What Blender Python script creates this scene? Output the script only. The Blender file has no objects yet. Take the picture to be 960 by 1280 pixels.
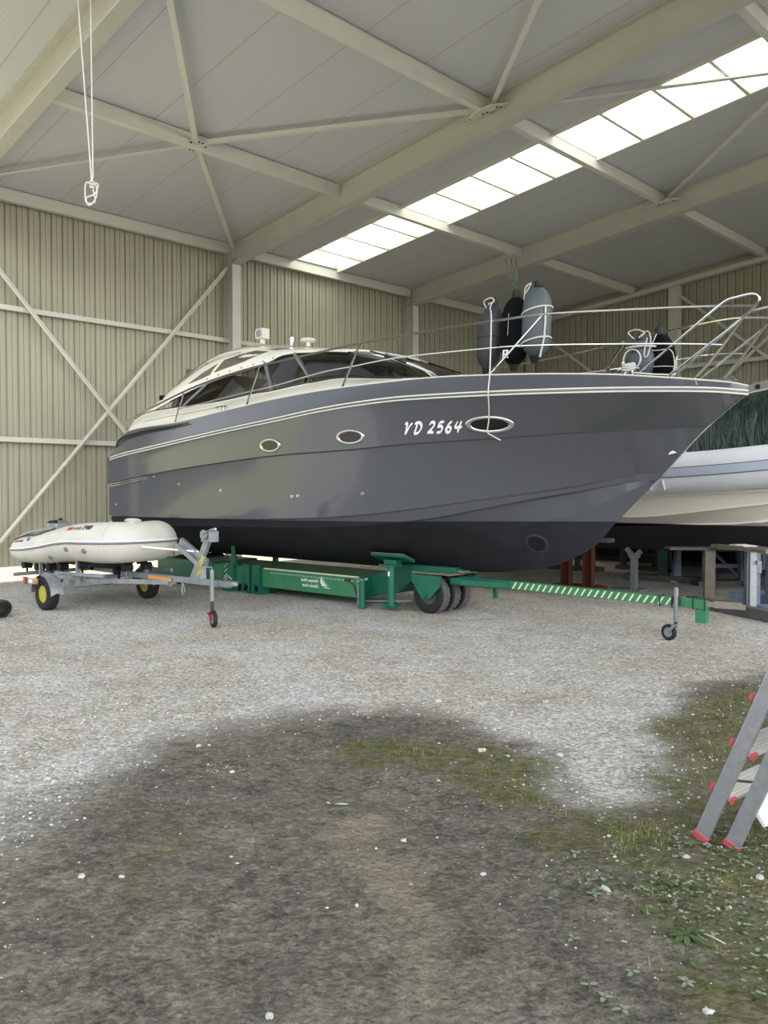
import bpy, bmesh, math, random
from math import sin, cos, pi, sqrt, radians, atan2
from mathutils import Vector, Matrix, noise
from mathutils.geometry import tessellate_polygon

R = random.Random(7)
scn = bpy.context.scene
COL = scn.collection
V3 = Vector

# ------------------------------------------------------------------ helpers
def lerp_tab(pts):
    xs = [p[0] for p in pts]; ys = [p[1] for p in pts]
    def f(x):
        if x <= xs[0]: return ys[0]
        for i in range(1, len(xs)):
            if x <= xs[i]:
                t = (x-xs[i-1])/(xs[i]-xs[i-1])
                return ys[i-1]+(ys[i]-ys[i-1])*t
        return ys[-1]
    return f

def smooth_tab(pts):
    """monotone-ish cubic (finite-difference Hermite) through the points"""
    xs = [p[0] for p in pts]; ys = [p[1] for p in pts]; n = len(xs)
    d = [(ys[i+1]-ys[i])/(xs[i+1]-xs[i]) for i in range(n-1)]
    m = [d[0]]+[0 if d[i-1]*d[i] <= 0 else 2*d[i-1]*d[i]/(d[i-1]+d[i]) for i in range(1, n-1)]+[d[-1]]
    def f(x):
        if x <= xs[0]: return ys[0]
        if x >= xs[-1]: return ys[-1]
        for i in range(n-1):
            if x <= xs[i+1]: break
        h = xs[i+1]-xs[i]; t = (x-xs[i])/h
        return ((2*t**3-3*t*t+1)*ys[i]+(t**3-2*t*t+t)*h*m[i]+(-2*t**3+3*t*t)*ys[i+1]+(t**3-t*t)*h*m[i+1])
    return f

def spline(pts, n=8, closed=False):
    """Catmull-Rom through 3D points"""
    P = [V3(p) for p in pts]; out = []
    N = len(P); rng = N if closed else N-1
    for i in range(rng):
        if closed: a, b, c, d = P[(i-1) % N], P[i], P[(i+1) % N], P[(i+2) % N]
        else: a, b, c, d = P[max(i-1, 0)], P[i], P[i+1], P[min(i+2, N-1)]
        for k in range(n):
            t = k/n
            out.append(0.5*((2*b)+(c-a)*t+(2*a-5*b+4*c-d)*t*t+(3*b-a-3*c+d)*t**3))
    if not closed: out.append(P[-1])
    return out

class MB:
    def __init__(s): s.v = []; s.f = []; s.m = []
    def add(s, vs, fs, mat=0):
        o = len(s.v); s.v += [tuple(x) for x in vs]
        for f in fs: s.f.append([i+o for i in f]); s.m.append(mat)
        return s
    def box(s, c, size, rot=None, mat=0):
        c = V3(c); h = V3(size)/2; vs = []
        for z in (-1, 1):
            for y in (-1, 1):
                for x in (-1, 1):
                    p = V3((x*h.x, y*h.y, z*h.z))
                    if rot is not None: p = rot @ p
                    vs.append(c+p)
        return s.add(vs, [(0, 2, 3, 1), (4, 5, 7, 6), (0, 1, 5, 4), (2, 6, 7, 3), (0, 4, 6, 2), (1, 3, 7, 5)], mat)
    def bar(s, a, b, w, h, up=(0, 0, 1), mat=0):
        a = V3(a); b = V3(b); d = (b-a); L = d.length; d.normalize()
        u = V3(up); sd = d.cross(u)
        if sd.length < 1e-4: sd = d.cross(V3((1, 0, 0)))
        sd.normalize(); u = sd.cross(d).normalized()
        rot = Matrix((d, sd, u)).transposed()
        return s.box((a+b)/2, (L, w, h), rot, mat)
    def tube(s, pts, r, n=8, closed=False, caps=True, mat=0):
        P = [V3(p) for p in pts]; N = len(P)
        rr = r if isinstance(r, (list, tuple)) else [r]*N
        up = None; rings = []
        for i in range(N):
            if closed: t = P[(i+1) % N]-P[i-1]
            else: t = P[min(i+1, N-1)]-P[max(i-1, 0)]
            if t.length < 1e-9: t = V3((0, 0, 1))
            t.normalize()
            if up is None:
                up = t.cross(V3((0.13, 0.31, 0.94)))
                if up.length < .05: up = t.cross(V3((1, 0, 0)))
            up = up-t*up.dot(t)
            if up.length < 1e-6: up = t.orthogonal()
            up.normalize(); w = t.cross(up)
            rings.append([P[i]+(up*cos(2*pi*k/n)+w*sin(2*pi*k/n))*rr[i] for k in range(n)])
        vs = [q for rg in rings for q in rg]; fs = []
        for i in range(N if closed else N-1):
            j = (i+1) % N
            for k in range(n):
                k2 = (k+1) % n
                fs.append((i*n+k, i*n+k2, j*n+k2, j*n+k))
        if caps and not closed:
            fs.append(tuple(range(n-1, -1, -1))); fs.append(tuple((N-1)*n+k for k in range(n)))
        return s.add(vs, fs, mat)
    def cyl(s, a, b, r, n=16, r2=None, mat=0):
        return s.tube([a, b], [r, r if r2 is None else r2], n, mat=mat)
    def lathe(s, prof, c=(0, 0, 0), axis=(0, 0, 1), n=24, mat=0):
        """prof: (radius, height) pairs along the axis"""
        ax = V3(axis).normalized(); u = ax.orthogonal().normalized(); w = ax.cross(u); c = V3(c)
        vs = [c+ax*h+(u*cos(2*pi*k/n)+w*sin(2*pi*k/n))*r for r, h in prof for k in range(n)]
        fs = []
        for i in range(len(prof)-1):
            for k in range(n):
                k2 = (k+1) % n
                fs.append((i*n+k, i*n+k2, (i+1)*n+k2, (i+1)*n+k))
        fs.append(tuple(range(n-1, -1, -1))); fs.append(tuple((len(prof)-1)*n+k for k in range(n)))
        return s.add(vs, fs, mat)
    def torus(s, c, axis, Rr, r, n=28, m=10, mat=0, prof=None):
        ax = V3(axis).normalized(); u = ax.orthogonal().normalized(); w = ax.cross(u); c = V3(c)
        pr = prof or [(Rr+r*cos(2*pi*j/m), r*sin(2*pi*j/m)) for j in range(m)]
        m = len(pr)
        vs = [c+ax*h+(u*cos(2*pi*k/n)+w*sin(2*pi*k/n))*q for k in range(n) for q, h in pr]
        fs = [(k*m+j, ((k+1) % n)*m+j, ((k+1) % n)*m+(j+1) % m, k*m+(j+1) % m) for k in range(n) for j in range(m)]
        return s.add(vs, fs, mat)
    def grid(s, rows, mat=0, flip=False, matf=None):
        n = len(rows[0]); vs = [q for r in rows for q in r]; o = len(s.v)
        s.v += [tuple(q) for q in vs]
        for i in range(len(rows)-1):
            for k in range(n-1):
                f = [i*n+k, i*n+k+1, (i+1)*n+k+1, (i+1)*n+k]
                if flip: f.reverse()
                s.f.append([q+o for q in f]); s.m.append(matf(i, k) if matf else mat)
        return s
    def prism(s, poly, ext, mat=0):
        """poly: 3D points of a planar outline; ext: extrusion vector"""
        P = [V3(p) for p in poly]; e = V3(ext); n = len(P)
        tri = tessellate_polygon([P])
        vs = P+[p+e for p in P]; fs = []
        for t in tri: fs.append(tuple(t)); fs.append(tuple(n+i for i in reversed(t)))
        for i in range(n): fs.append((i, (i+1) % n, n+(i+1) % n, n+i))
        return s.add(vs, fs, mat)
    def blob(s, c, r, seed=0, rough=.3, sq=(1, 1, 1), sub=1, mat=0):
        bm = bmesh.new(); bmesh.ops.create_icosphere(bm, subdivisions=sub, radius=1)
        c = V3(c); vs = []
        for v in bm.verts:
            k = 1+rough*noise.noise(v.co*1.7+V3((seed, seed*2.3, 0)))
            vs.append(c+V3((v.co.x*sq[0], v.co.y*sq[1], v.co.z*sq[2]))*r*k)
        fs = [tuple(v.index for v in f.verts) for f in bm.faces]; bm.free()
        return s.add(vs, fs, mat)
    def build(s, name, mats, parent=None, mw=None, sharp=35, smooth=True, fix=True, bevel=0):
        me = bpy.data.meshes.new(name)
        me.from_pydata(s.v, [], s.f)
        if not isinstance(mats, (list, tuple)): mats = [mats]
        for m in mats: me.materials.append(m)
        me.polygons.foreach_set('material_index', s.m)
        me.update()
        if fix:
            bm = bmesh.new(); bm.from_mesh(me)
            bmesh.ops.remove_doubles(bm, verts=bm.verts, dist=1e-5)
            bmesh.ops.recalc_face_normals(bm, faces=bm.faces)
            bm.to_mesh(me); bm.free()
        if smooth:
            me.polygons.foreach_set('use_smooth', [True]*len(me.polygons))
            me.set_sharp_from_angle(angle=radians(sharp))
        o = bpy.data.objects.new(name, me); COL.objects.link(o)
        if parent is not None: o.parent = parent
        elif mw is not None: o.matrix_world = mw
        if bevel:
            b = o.modifiers.new('bevel', 'BEVEL'); b.width = bevel; b.segments = 2; b.limit_method = 'ANGLE'
        return o

def tag(o, label=None, cat=None, group=None, kind=None):
    if label: o['label'] = label
    if cat: o['category'] = cat
    if group: o['group'] = group
    if kind: o['kind'] = kind
    return o
def empty(name, mw, label=None, cat=None, group=None):
    o = bpy.data.objects.new(name, None); COL.objects.link(o); o.matrix_world = mw
    o.empty_display_size = .2
    return tag(o, label, cat, group)
def copy_tree(o, parent=None):
    c = o.copy(); COL.objects.link(c); c.parent = parent
    for ch in list(o.children): copy_tree(ch, c)
    return c
def textmesh(body, size, shear=0, bold=0.0, flipx=False, extrude=.001, spacing=1.0):
    cu = bpy.data.curves.new('t', 'FONT'); cu.body = body; cu.size = size; cu.shear = shear
    cu.offset = bold; cu.extrude = extrude; cu.space_character = spacing; cu.resolution_u = 3
    o = bpy.data.objects.new('t', cu); COL.objects.link(o)
    dg = bpy.context.evaluated_depsgraph_get(); me = bpy.data.meshes.new_from_object(o.evaluated_get(dg))
    vs = [v.co.copy() for v in me.vertices]; fs = [tuple(p.vertices) for p in me.polygons]
    bpy.data.objects.remove(o); bpy.data.curves.remove(cu)
    if flipx:
        w = max(v.x for v in vs)
        for v in vs: v.x = w-v.x
    return vs, fs

# ------------------------------------------------------------------ materials
def srgb(r, g, b):
    f = lambda c: (c/255/12.92) if c/255 <= .04045 else ((c/255+.055)/1.055)**2.4
    return (f(r), f(g), f(b), 1)
def mat(name, col, rough=.6, metal=0, coat=0, noise_amt=0, nscale=6, bump=0, bscale=60, spec=.5, alpha=None):
    m = bpy.data.materials.new(name); m.use_nodes = True; nt = m.node_tree; N = nt.nodes; L = nt.links
    p = N['Principled BSDF']; p.inputs['Base Color'].default_value = col
    p.inputs['Roughness'].default_value = rough; p.inputs['Metallic'].default_value = metal
    p.inputs['Coat Weight'].default_value = coat; p.inputs['Coat Roughness'].default_value = .06
    p.inputs['Specular IOR Level'].default_value = spec
    tc = N.new('ShaderNodeTexCoord')
    if noise_amt:
        n = N.new('ShaderNodeTexNoise'); n.inputs['Scale'].default_value = nscale; n.inputs['Detail'].default_value = 8
        L.new(tc.outputs['Object'], n.inputs['Vector'])
        r = N.new('ShaderNodeValToRGB'); e = r.color_ramp.elements
        e[0].position = .3; e[1].position = .7
        k = 1-noise_amt; e[0].color = (col[0]*k, col[1]*k, col[2]*k, 1)
        k = 1+noise_amt*.6; e[1].color = (min(1, col[0]*k), min(1, col[1]*k), min(1, col[2]*k), 1)
        L.new(n.outputs['Fac'], r.inputs['Fac']); L.new(r.outputs['Color'], p.inputs['Base Color'])
    if bump:
        n2 = N.new('ShaderNodeTexNoise'); n2.inputs['Scale'].default_value = bscale; n2.inputs['Detail'].default_value = 4
        L.new(tc.outputs['Object'], n2.inputs['Vector'])
        b = N.new('ShaderNodeBump'); b.inputs['Strength'].default_value = bump; b.inputs['Distance'].default_value = .01
        L.new(n2.outputs['Fac'], b.inputs['Height']); L.new(b.outputs['Normal'], p.inputs['Normal'])
    return m

M = {}
M['wall'] = mat('wall_sheet', srgb(180, 177, 156), .45, noise_amt=.06, nscale=1.3)
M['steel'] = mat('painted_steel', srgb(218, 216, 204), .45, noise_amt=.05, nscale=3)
M['steel_shade'] = mat('shaded_steel', srgb(190, 189, 178), .5, noise_amt=.05, nscale=3)  # darker copy of the painted steel: shade on the frames put into the colour
M['steel2'] = mat('brace_steel', srgb(218, 217, 206), .45, noise_amt=.06, nscale=3)
M['bolt'] = mat('bolt_dark', srgb(60, 52, 45), .6)
M['green'] = mat('green_paint', srgb(24, 104, 82), .42, noise_amt=.15, nscale=5, coat=.15)
M['green2'] = mat('green_light', srgb(58, 130, 92), .5, noise_amt=.15, nscale=6)
M['galv'] = mat('galvanised', srgb(150, 156, 162), .4, metal=.55, noise_amt=.2, nscale=12)
M['chrome'] = mat('chrome', (.62, .63, .64, 1), .14, metal=1)
M['rub'] = mat('black_rubber', srgb(30, 30, 31), .75, noise_amt=.2, nscale=20, bump=.2)
M['tread'] = mat('tread_rubber', srgb(96, 98, 100), .85, noise_amt=.25, nscale=25)
M['black'] = mat('black_plastic', srgb(18, 18, 20), .5)
M['fabric_black'] = mat('fender_sock', srgb(6, 7, 10), .85, spec=.2)
M['fender_grey'] = mat('fender_grey', srgb(84, 94, 100), .55, noise_amt=.1, nscale=5)
M['fender_dark'] = mat('fender_dark', srgb(58, 62, 67), .6, noise_amt=.12, nscale=5)
M['white'] = mat('white_gelcoat', srgb(226, 224, 212), .25, coat=.5, noise_amt=.03, nscale=2)
M['rope'] = mat('white_rope', srgb(220, 220, 212), .8, noise_amt=.15, nscale=80)
M['rope_green'] = mat('green_rope', srgb(58, 84, 62), .85)
M['wood'] = mat('wood', srgb(134, 128, 116), .75, noise_amt=.25, nscale=9)
M['oldwood'] = mat('old_timber', srgb(92, 92, 92), .85, noise_amt=.3, nscale=9)
M['redsteel'] = mat('red_primer', srgb(90, 42, 28), .6, noise_amt=.2, nscale=8)
M['bluegrey'] = mat('blue_grey_steel', srgb(126, 140, 164), .6, noise_amt=.2, nscale=8)
M['darksteel'] = mat('dark_steel', srgb(70, 78, 84), .6, noise_amt=.2, nscale=8)
M['alu'] = mat('aluminium', srgb(176, 178, 184), .42, metal=.55, noise_amt=.12, nscale=30)
M['red'] = mat('red_plastic', srgb(196, 84, 92), .5, noise_amt=.15, nscale=40)
M['tarp'] = None
M['paint_white'] = mat('white_paint', srgb(228, 238, 226), .6)
M['cream'] = mat('cream_paint', srgb(222, 222, 188), .6)
M['tube'] = mat('inflatable_tube', srgb(204, 202, 192), .55, noise_amt=.1, nscale=3)
M['ribtube'] = mat('rib_tube', srgb(232, 236, 244), .5, noise_amt=.06, nscale=3, bump=.15, bscale=9)
M['ribhull'] = mat('rib_hull', srgb(214, 210, 200), .3, coat=.3)
M['yellow'] = mat('yellow_rim', srgb(190, 174, 62), .5, noise_amt=.15, nscale=20)
M['orange'] = mat('orange_board', srgb(214, 150, 70), .5)
M['amber'] = mat('amber_lens', srgb(200, 140, 60), .3)
M['redlens'] = mat('red_lens', srgb(170, 30, 34), .3)
M['grass'] = mat('grass_blade', srgb(120, 126, 62), .8, noise_amt=.4, nscale=3)
M['weed'] = mat('weed_leaf', srgb(84, 102, 58), .7, noise_amt=.35, nscale=8)
M['weedgrey'] = mat('silver_weed_leaf', srgb(140, 148, 130), .6, noise_amt=.25, nscale=20)
M['stone'] = mat('pale_stone', srgb(196, 196, 192), .8, noise_amt=.35, nscale=5)
M['stone_big'] = mat('white_stone', srgb(196, 196, 190), .8, noise_amt=.15, nscale=30)
M['lettering'] = mat('white_lettering', srgb(245, 246, 248), .5)
M['textred'] = mat('red_lettering', srgb(200, 60, 50), .6)
M['textgrey'] = mat('grey_lettering', srgb(120, 122, 126), .6)
M['canvas'] = mat('beige_canvas', srgb(150, 142, 122), .9, noise_amt=.1)
M['seat'] = mat('cream_seat', srgb(214, 208, 192), .6)

def glass(name, tint, gl=.06):
    m = bpy.data.materials.new(name); m.use_nodes = True; N = m.node_tree.nodes; L = m.node_tree.links
    N.remove(N['Principled BSDF']); out = N['Material Output']
    t = N.new('ShaderNodeBsdfTransparent'); t.inputs[0].default_value = tint
    g = N.new('ShaderNodeBsdfGlossy'); g.inputs['Roughness'].default_value = .03
    lf = N.new('ShaderNodeLayerWeight'); lf.inputs['Blend'].default_value = .5
    pw = N.new('ShaderNodeMath'); pw.operation = 'POWER'; L.new(lf.outputs['Facing'], pw.inputs[0]); pw.inputs[1].default_value = 4
    lw = N.new('ShaderNodeMath'); lw.operation = 'MULTIPLY_ADD'; L.new(pw.outputs[0], lw.inputs[0]); lw.inputs[1].default_value = .9; lw.inputs[2].default_value = .045
    mx = N.new('ShaderNodeMixShader'); L.new(lw.outputs[0], mx.inputs[0]); L.new(t.outputs[0], mx.inputs[1]); L.new(g.outputs[0], mx.inputs[2])
    L.new(mx.outputs[0], out.inputs[0]); return m
M['glass'] = glass('smoked_glass', (.30, .30, .29, 1))
M['browng'] = mat('brown_tinted_pane', srgb(96, 88, 70), .3, coat=.0)

def pane_mat():
    m = bpy.data.materials.new('translucent_skylight'); m.use_nodes = True; N = m.node_tree.nodes; L = m.node_tree.links
    N.remove(N['Principled BSDF']); out = N['Material Output']
    t = N.new('ShaderNodeBsdfTranslucent'); t.inputs[0].default_value = (.93, .95, .9, 1)
    g = N.new('ShaderNodeBsdfTransparent'); g.inputs[0].default_value = (.9, .93, .9, 1)
    mx = N.new('ShaderNodeMixShader'); mx.inputs[0].default_value = 0.0
    L.new(t.outputs[0], mx.inputs[1]); L.new(g.outputs[0], mx.inputs[2]); L.new(mx.outputs[0], out.inputs[0]); return m
M['pane'] = pane_mat()

def roof_mat():
    """sandwich panels: fine ribs along the slope (x), a joint every metre along y"""
    m = mat('roof_panel', srgb(178, 178, 174), .45); N = m.node_tree.nodes; L = m.node_tree.links; p = N['Principled BSDF']
    tc = N.new('ShaderNodeTexCoord'); sp = N.new('ShaderNodeSeparateXYZ'); L.new(tc.outputs['Object'], sp.inputs[0])
    def math_(op, a, b=None):
        q = N.new('ShaderNodeMath'); q.operation = op
        for i, x in enumerate((a, b)):
            if x is None: continue
            if isinstance(x, (int, float)): q.inputs[i].default_value = x
            else: L.new(x, q.inputs[i])
        return q.outputs[0]
    y = sp.outputs['Y']
    fr = math_('FRACT', math_('ADD', math_('MULTIPLY', y, 1/1.07), .37))
    seam = math_('LESS_THAN', fr, .014)
    rib = math_('SINE', math_('MULTIPLY', y, 2*pi/.1))
    rib = math_('POWER', math_('ABSOLUTE', rib), .3)
    bp = N.new('ShaderNodeBump'); bp.inputs['Strength'].default_value = .28; bp.inputs['Distance'].default_value = .01
    h = math_('SUBTRACT', rib, math_('MULTIPLY', seam, 1.6)); L.new(h, bp.inputs['Height']); L.new(bp.outputs[0], p.inputs['Normal'])
    mx = N.new('ShaderNodeMix'); mx.data_type = 'RGBA'; L.new(seam, mx.inputs[0])
    mx.inputs[6].default_value = srgb(202, 203, 205); mx.inputs[7].default_value = srgb(172, 169, 160)
    L.new(mx.outputs[2], p.inputs['Base Color'])
    return m
M['roof'] = roof_mat()

def tarp_mat():
    m = mat('green_tarpaulin', srgb(16, 52, 40), .35, spec=.6); N = m.node_tree.nodes; L = m.node_tree.links; p = N['Principled BSDF']
    tc = N.new('ShaderNodeTexCoord'); mp = N.new('ShaderNodeMapping'); mp.inputs['Scale'].default_value = (3.2, 3.2, .8)
    L.new(tc.outputs['Object'], mp.inputs[0]); n = N.new('ShaderNodeTexNoise'); n.inputs['Scale'].default_value = 1.6; n.inputs['Detail'].default_value = 6
    n.inputs['Distortion'].default_value = 1.6
    L.new(mp.outputs[0], n.inputs['Vector']); b = N.new('ShaderNodeBump'); b.inputs['Strength'].default_value = .9; b.inputs['Distance'].default_value = .14
    L.new(n.outputs['Fac'], b.inputs['Height']); L.new(b.outputs[0], p.inputs['Normal'])
    return m
M['tarp'] = tarp_mat()

# ------------------------------------------------------------------ camera
FPX = 1001.0
cam = bpy.data.cameras.new('camera'); cam.sensor_fit = 'VERTICAL'; cam.sensor_height = 36.0; cam.lens = FPX/1280*36
co = bpy.data.objects.new('camera', cam); COL.objects.link(co); co.location = (0, 0, 1.6)
co.rotation_euler = (pi/2-.029, 0, 0); cam.clip_end = 300; scn.camera = co

# ------------------------------------------------------------------ building frame: local x = distance from the eave wall, y = along it
AB = .802; CB = (-3.212, 16.926)
MBLD = Matrix(((cos(AB), sin(AB), 0, CB[0]), (-sin(AB), cos(AB), 0, CB[1]), (0, 0, 1, 0), (0, 0, 0, 1)))
HE = 6.604; SL = .088; RID = 17.0; P4 = 13.75
FR = [-5.35, 0.0, 5.395, 10.59]; P1, P2, P3 = 3.45, 6.86, 10.3
def zr(v): return HE+SL*v      # purlin-centre height
ROOF = .11
def struct(mb, name, m, **k):
    o = mb.build(name, m, mw=MBLD, **k); o['kind'] = 'structure'; return o

# ribbed walls
def ribs(a, b, pitch=.2):
    """(coordinate, depth) profile from a to b"""
    out = [(a, 0)]; x = a+.06
    while x < b-.16:
        out += [(x, 0), (x+.006, -.034), (x+.032, -.034), (x+.038, 0), (x+.112, 0), (x+.114, -.013), (x+.122, -.013), (x+.124, 0)]; x += pitch
    out.append((b, 0)); return out
def side_wall(name, v, sgn, u0, u1):
    mb = MB(); pr = ribs(u0, u1); zt = HE+.05
    rows = [[(v+sgn*d, u, .235), (v+sgn*d, u, 2.9), (v+sgn*d, u, zt)] for u, d in pr]
    mb.grid(rows)
    rows = [[(v-sgn*.06, u, .235), (v-sgn*.06, u, zt)] for u in (u0, u1)]
    mb.grid(rows)
    mb.add([(v+sgn*d, u, .235) for u, d in pr]+[(v-sgn*.06, u, .235) for u, d in pr], [(i, i+1, len(pr)+i+1, len(pr)+i) for i in range(len(pr)-1)])
    return struct(mb, name, M['wall'], sharp=20)
side_wall('wall_left', -.17, 1, -5.55, 10.9)
mb = MB(); pr = ribs(-.23, RID+.2); UG = 10.8
mb.grid([[(x, UG-d, .0), (x, UG-d, zr(min(max(x, 0), RID))+.05)] for x, d in pr])
mb.grid([[(x, UG+.06, .0), (x, UG+.06, zr(min(max(x, 0), RID))+.05)] for x in (-.23, RID+.2)])
struct(mb, 'wall_back', M['wall'], sharp=20)

# roof sheets with the opening for the rooflight strip
SK0, SK1 = 1.52, 2.92
def slab(u0, u1, v0, v1):
    mb = MB(); a, b = zr(v0)+ROOF, zr(v1)+ROOF
    mb.add([(v0, u0, a), (v1, u0, b), (v1, u1, b), (v0, u1, a), (v0, u0, a+.07), (v1, u0, b+.07), (v1, u1, b+.07), (v0, u1, a+.07)],
           [(0, 1, 2, 3), (7, 6, 5, 4), (0, 4, 5, 1), (1, 5, 6, 2), (2, 6, 7, 3), (3, 7, 4, 0)])
    return struct(mb, 'ceiling', M['roof'])
slab(-6.25, SK0, -.4, RID+.5); slab(SK1, 11.0, -.4, RID+.5); slab(SK0, SK1, 12.87, RID+.5); slab(SK0, SK1, -.4, .09)
# rooflight: frame, crossbars and translucent panes
mb = MB()
for u in (SK0, SK1):
    s_ = 1 if u == SK0 else -1
    for (a, b) in ((0.05, 12.87),):
        mb.bar((a, u+s_*.02, zr(a)+ROOF+.03), (b, u+s_*.02, zr(b)+ROOF+.03), .05, .2, (0, 0, 1))
struct(mb, 'window_frame_rooflight', M['steel'])
cells = [.08+i*.853 for i in range(17)]
for i in range(1, 16):
    v = cells[i]
    if min(abs(v-P1), abs(v-P2), abs(v-P3)) < .1: continue
    mb = MB(); mb.bar((v, SK0, zr(v)+ROOF-.03), (v, SK1, zr(v)+ROOF-.03), .05, .07, (0, 0, 1)); struct(mb, 'rooflight_beam', M['steel'])
n_w = 0
for i in range(15):
    v0, v1 = cells[i], cells[i+1]; n_w += 1
    mb = MB(); a, b = zr(v0)+ROOF+.13, zr(v1)+ROOF+.13
    mb.add([(v0, SK0, a), (v1, SK0, b), (v1, SK1, b), (v0, SK1, a)], [(0, 1, 2, 3)])
    struct(mb, 'window_%d' % n_w, M['pane'], fix=False)

def ibeam(mb, a, b, depth, fl, up, tf=.014, tw=.01):
    """I section whose depth runs along `up`; a, b are the centre line"""
    a = V3(a); b = V3(b); d = (b-a).normalized(); u = V3(up)-d*V3(up).dot(d); u.normalize()
    for s in (-1, 1): mb.bar(a+u*s*(depth/2-tf/2), b+u*s*(depth/2-tf/2), fl, tf, u)
    mb.bar(a, b, tw, depth-2*tf, u)
# portal frames
for k, u in enumerate(FR):
    for side in (0, 1):
        sg = 1 if side == 0 else -1; v0 = 0 if side == 0 else RID; HE_ = zr(v0)
        mb = MB(); ibeam(mb, (v0+sg*.02, u, 0), (v0+sg*.02, u, HE_+.02), .34, .19, (1, 0, 0), tf=.016)
        mb.box((v0+sg*.02, u, .012), (.5, .34, .024))
        mb.box((v0+sg*.02, u, HE_-.3), (.33, .19, .014)); mb.box((v0+sg*.20, u, HE_-.24), (.05, .19, .03))
        if k == 3: mb = MB(); mb.box((v0+sg*.02, u, HE_/2), (.2, .2, HE_))
        struct(mb, 'column', M['steel_shade'])
        if side: continue
        mb = MB(); d = .46 if k < 3 else .26; off = ROOF-d/2-.006
        va = v0+sg*.05; vb = RID
        ibeam(mb, (va, u, zr(va)+off), (vb, u, zr(vb)+off), d, .2 if k < 3 else .14, (0, 0, 1), tf=.018)
        struct(mb, 'rafter_beam', M['steel_shade'])
# lighter plate over each column's inner flange, its lit tone put into the colour
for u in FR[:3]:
    mb = MB(); mb.box((.21, u+.0, HE/2-.17), (.014, .2, HE-.36)); struct(mb, 'column_lit_trim', M['steel'])
# purlins between the frames
for vp in (0.0, P1, P2, P3, P4, RID):
    for k in range(3):
        mb = MB(); z = zr(vp)
        ibeam(mb, (vp, FR[k]+.012, z), (vp, FR[k+1]-.012, z), .2, .11, (0, 0, 1), tf=.012, tw=.09)
        struct(mb, 'purlin_beam', M['steel'])
# roof X bracing (flat angles under the purlins) and its node plates
def brace(a, b, w=.075, h=.05, m='steel2'):
    mb = MB(); a = V3(a); b = V3(b); d = (b-a).normalized(); up = V3((0, 0, 1)); sd = d.cross(up).normalized()
    mb.bar(a, b, w, .008, up); mb.bar(a+sd*w/2+V3((0, 0, h/2)), b+sd*w/2+V3((0, 0, h/2)), .008, h, up)
    return struct(mb, 'brace_beam', M[m])
ZB = -.03
def rp(u, v): return (v, u, zr(v)+ZB)
for (u0, u1, va, vm, vb) in ((FR[0], 0, .1, P1, P2), (FR[0], 0, P2, P3, P4), (0, FR[2], P2, P3, P4)):
    um = (u0+u1)/2-(.20 if va < 1 else 0)
    for (uu, vv) in ((u0, va), (u1, va), (u0, vb), (u1, vb)):
        a = V3(rp(um, vm)); b = V3(rp(uu, vv)); d = (b-a).normalized(); brace(a+d*.14, b-d*.1)
    mb = MB(); c = V3(rp(um, vm)); s = .30
    pts = [c+V3((x*s, y*s, SL*x*s-.006)) for x, y in ((-.55, -.15), (-.2, -.55), (.2, -.55), (.55, -.15), (.55, .15), (.2, .55), (-.2, .55), (-.55, .15))]
    mb.prism(pts, (0, 0, -.012))
    for x, y in ((-.45, -.1), (-.2, -.42), (.2, -.42), (.45, -.1), (.45, .1), (.2, .42), (-.2, .42), (-.45, .1)):
        q = c+V3((x*s, y*s, SL*x*s-.018)); mb.cyl(q, q-V3((0, 0, .014)), .016, 6, mat=1)
    struct(mb, 'brace_beam_plate', [M['steel'], M['bolt']])
for u, v in ((0, P2), (FR[2], P2)):                       # gussets on the rafters
    mb = MB(); c = V3((v, u-.1, zr(v)-.11))
    mb.prism([c+V3((-.42, 0, -.02)), c+V3((-.1, -.16, 0)), c+V3((.22, -.16, .02)), c+V3((.42, 0, .03))], (0, 0, -.012))
    for x, y in ((-.33, -.04), (-.24, -.07), (0, -.05), (.08, -.05), (.28, -.08), (.32, -.04)):
        q = c+V3((x, y, -.012)); mb.cyl(q, q-V3((0, 0, .014)), .014, 6, mat=1)
    struct(mb, 'brace_beam_plate', [M['steel'], M['bolt']])
# wall girts, wall X brace
G1, G2 = 4.715, 2.454
for k in range(3):
    for z in (G1, G2):
        mb = MB(); mb.bar((-.075, FR[k], z), (-.075, FR[k+1], z), .06, .085); struct(mb, 'girt_beam', M['steel2'])
def wbrace(a, b): 
    mb = MB(); mb.bar(a, b, .008, .08, (1, 0, 0)); mb.bar(V3(a), V3(b), .075, .012, (1, 0, 0)); return struct(mb, 'brace_beam', M['steel2'])
wbrace((.03, FR[0]+.1, -.0), (.03, -.1, 6.2)); wbrace((.06, FR[0]+.1, 6.02), (.06, -.1, -.05))
# gable posts, girt, rake beam, braces
GP = [4.56, 9.1, 13.6, 16.9]
for v in GP:
    mb = MB(); mb.bar((v, 10.62, 0), (v, 10.62, zr(v)-.1), .2, .28, (1, 0, 0)); struct(mb, 'gable_column', M['steel'], bevel=.01)
for z in (G1+.05, G2):
    mb = MB(); mb.bar((0, 10.7, z), (RID, 10.7, z), .06, .1); struct(mb, 'girt_beam', M['steel2'])
def gbrace(a, b):
    mb = MB(); mb.bar((a[0], 10.66, a[1]), (b[0], 10.66, b[1]), .07, .05, (0, 1, 0)); struct(mb, 'brace_beam', M['steel2'])
gbrace((.1, 6.4), (4.5, 3.1)); gbrace((.1, .2), (4.5, 3.3)); gbrace((4.7, 3.4), (9.0, 7.0)); gbrace((4.7, 6.6), (9.0, 3.0))
mb = MB(); mb.tube([(0.1, 10.44, zr(.1)-.1), (RID, 10.44, zr(RID)-.1)], .07, 10); struct(mb, 'rake_beam', M['steel'])
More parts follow.
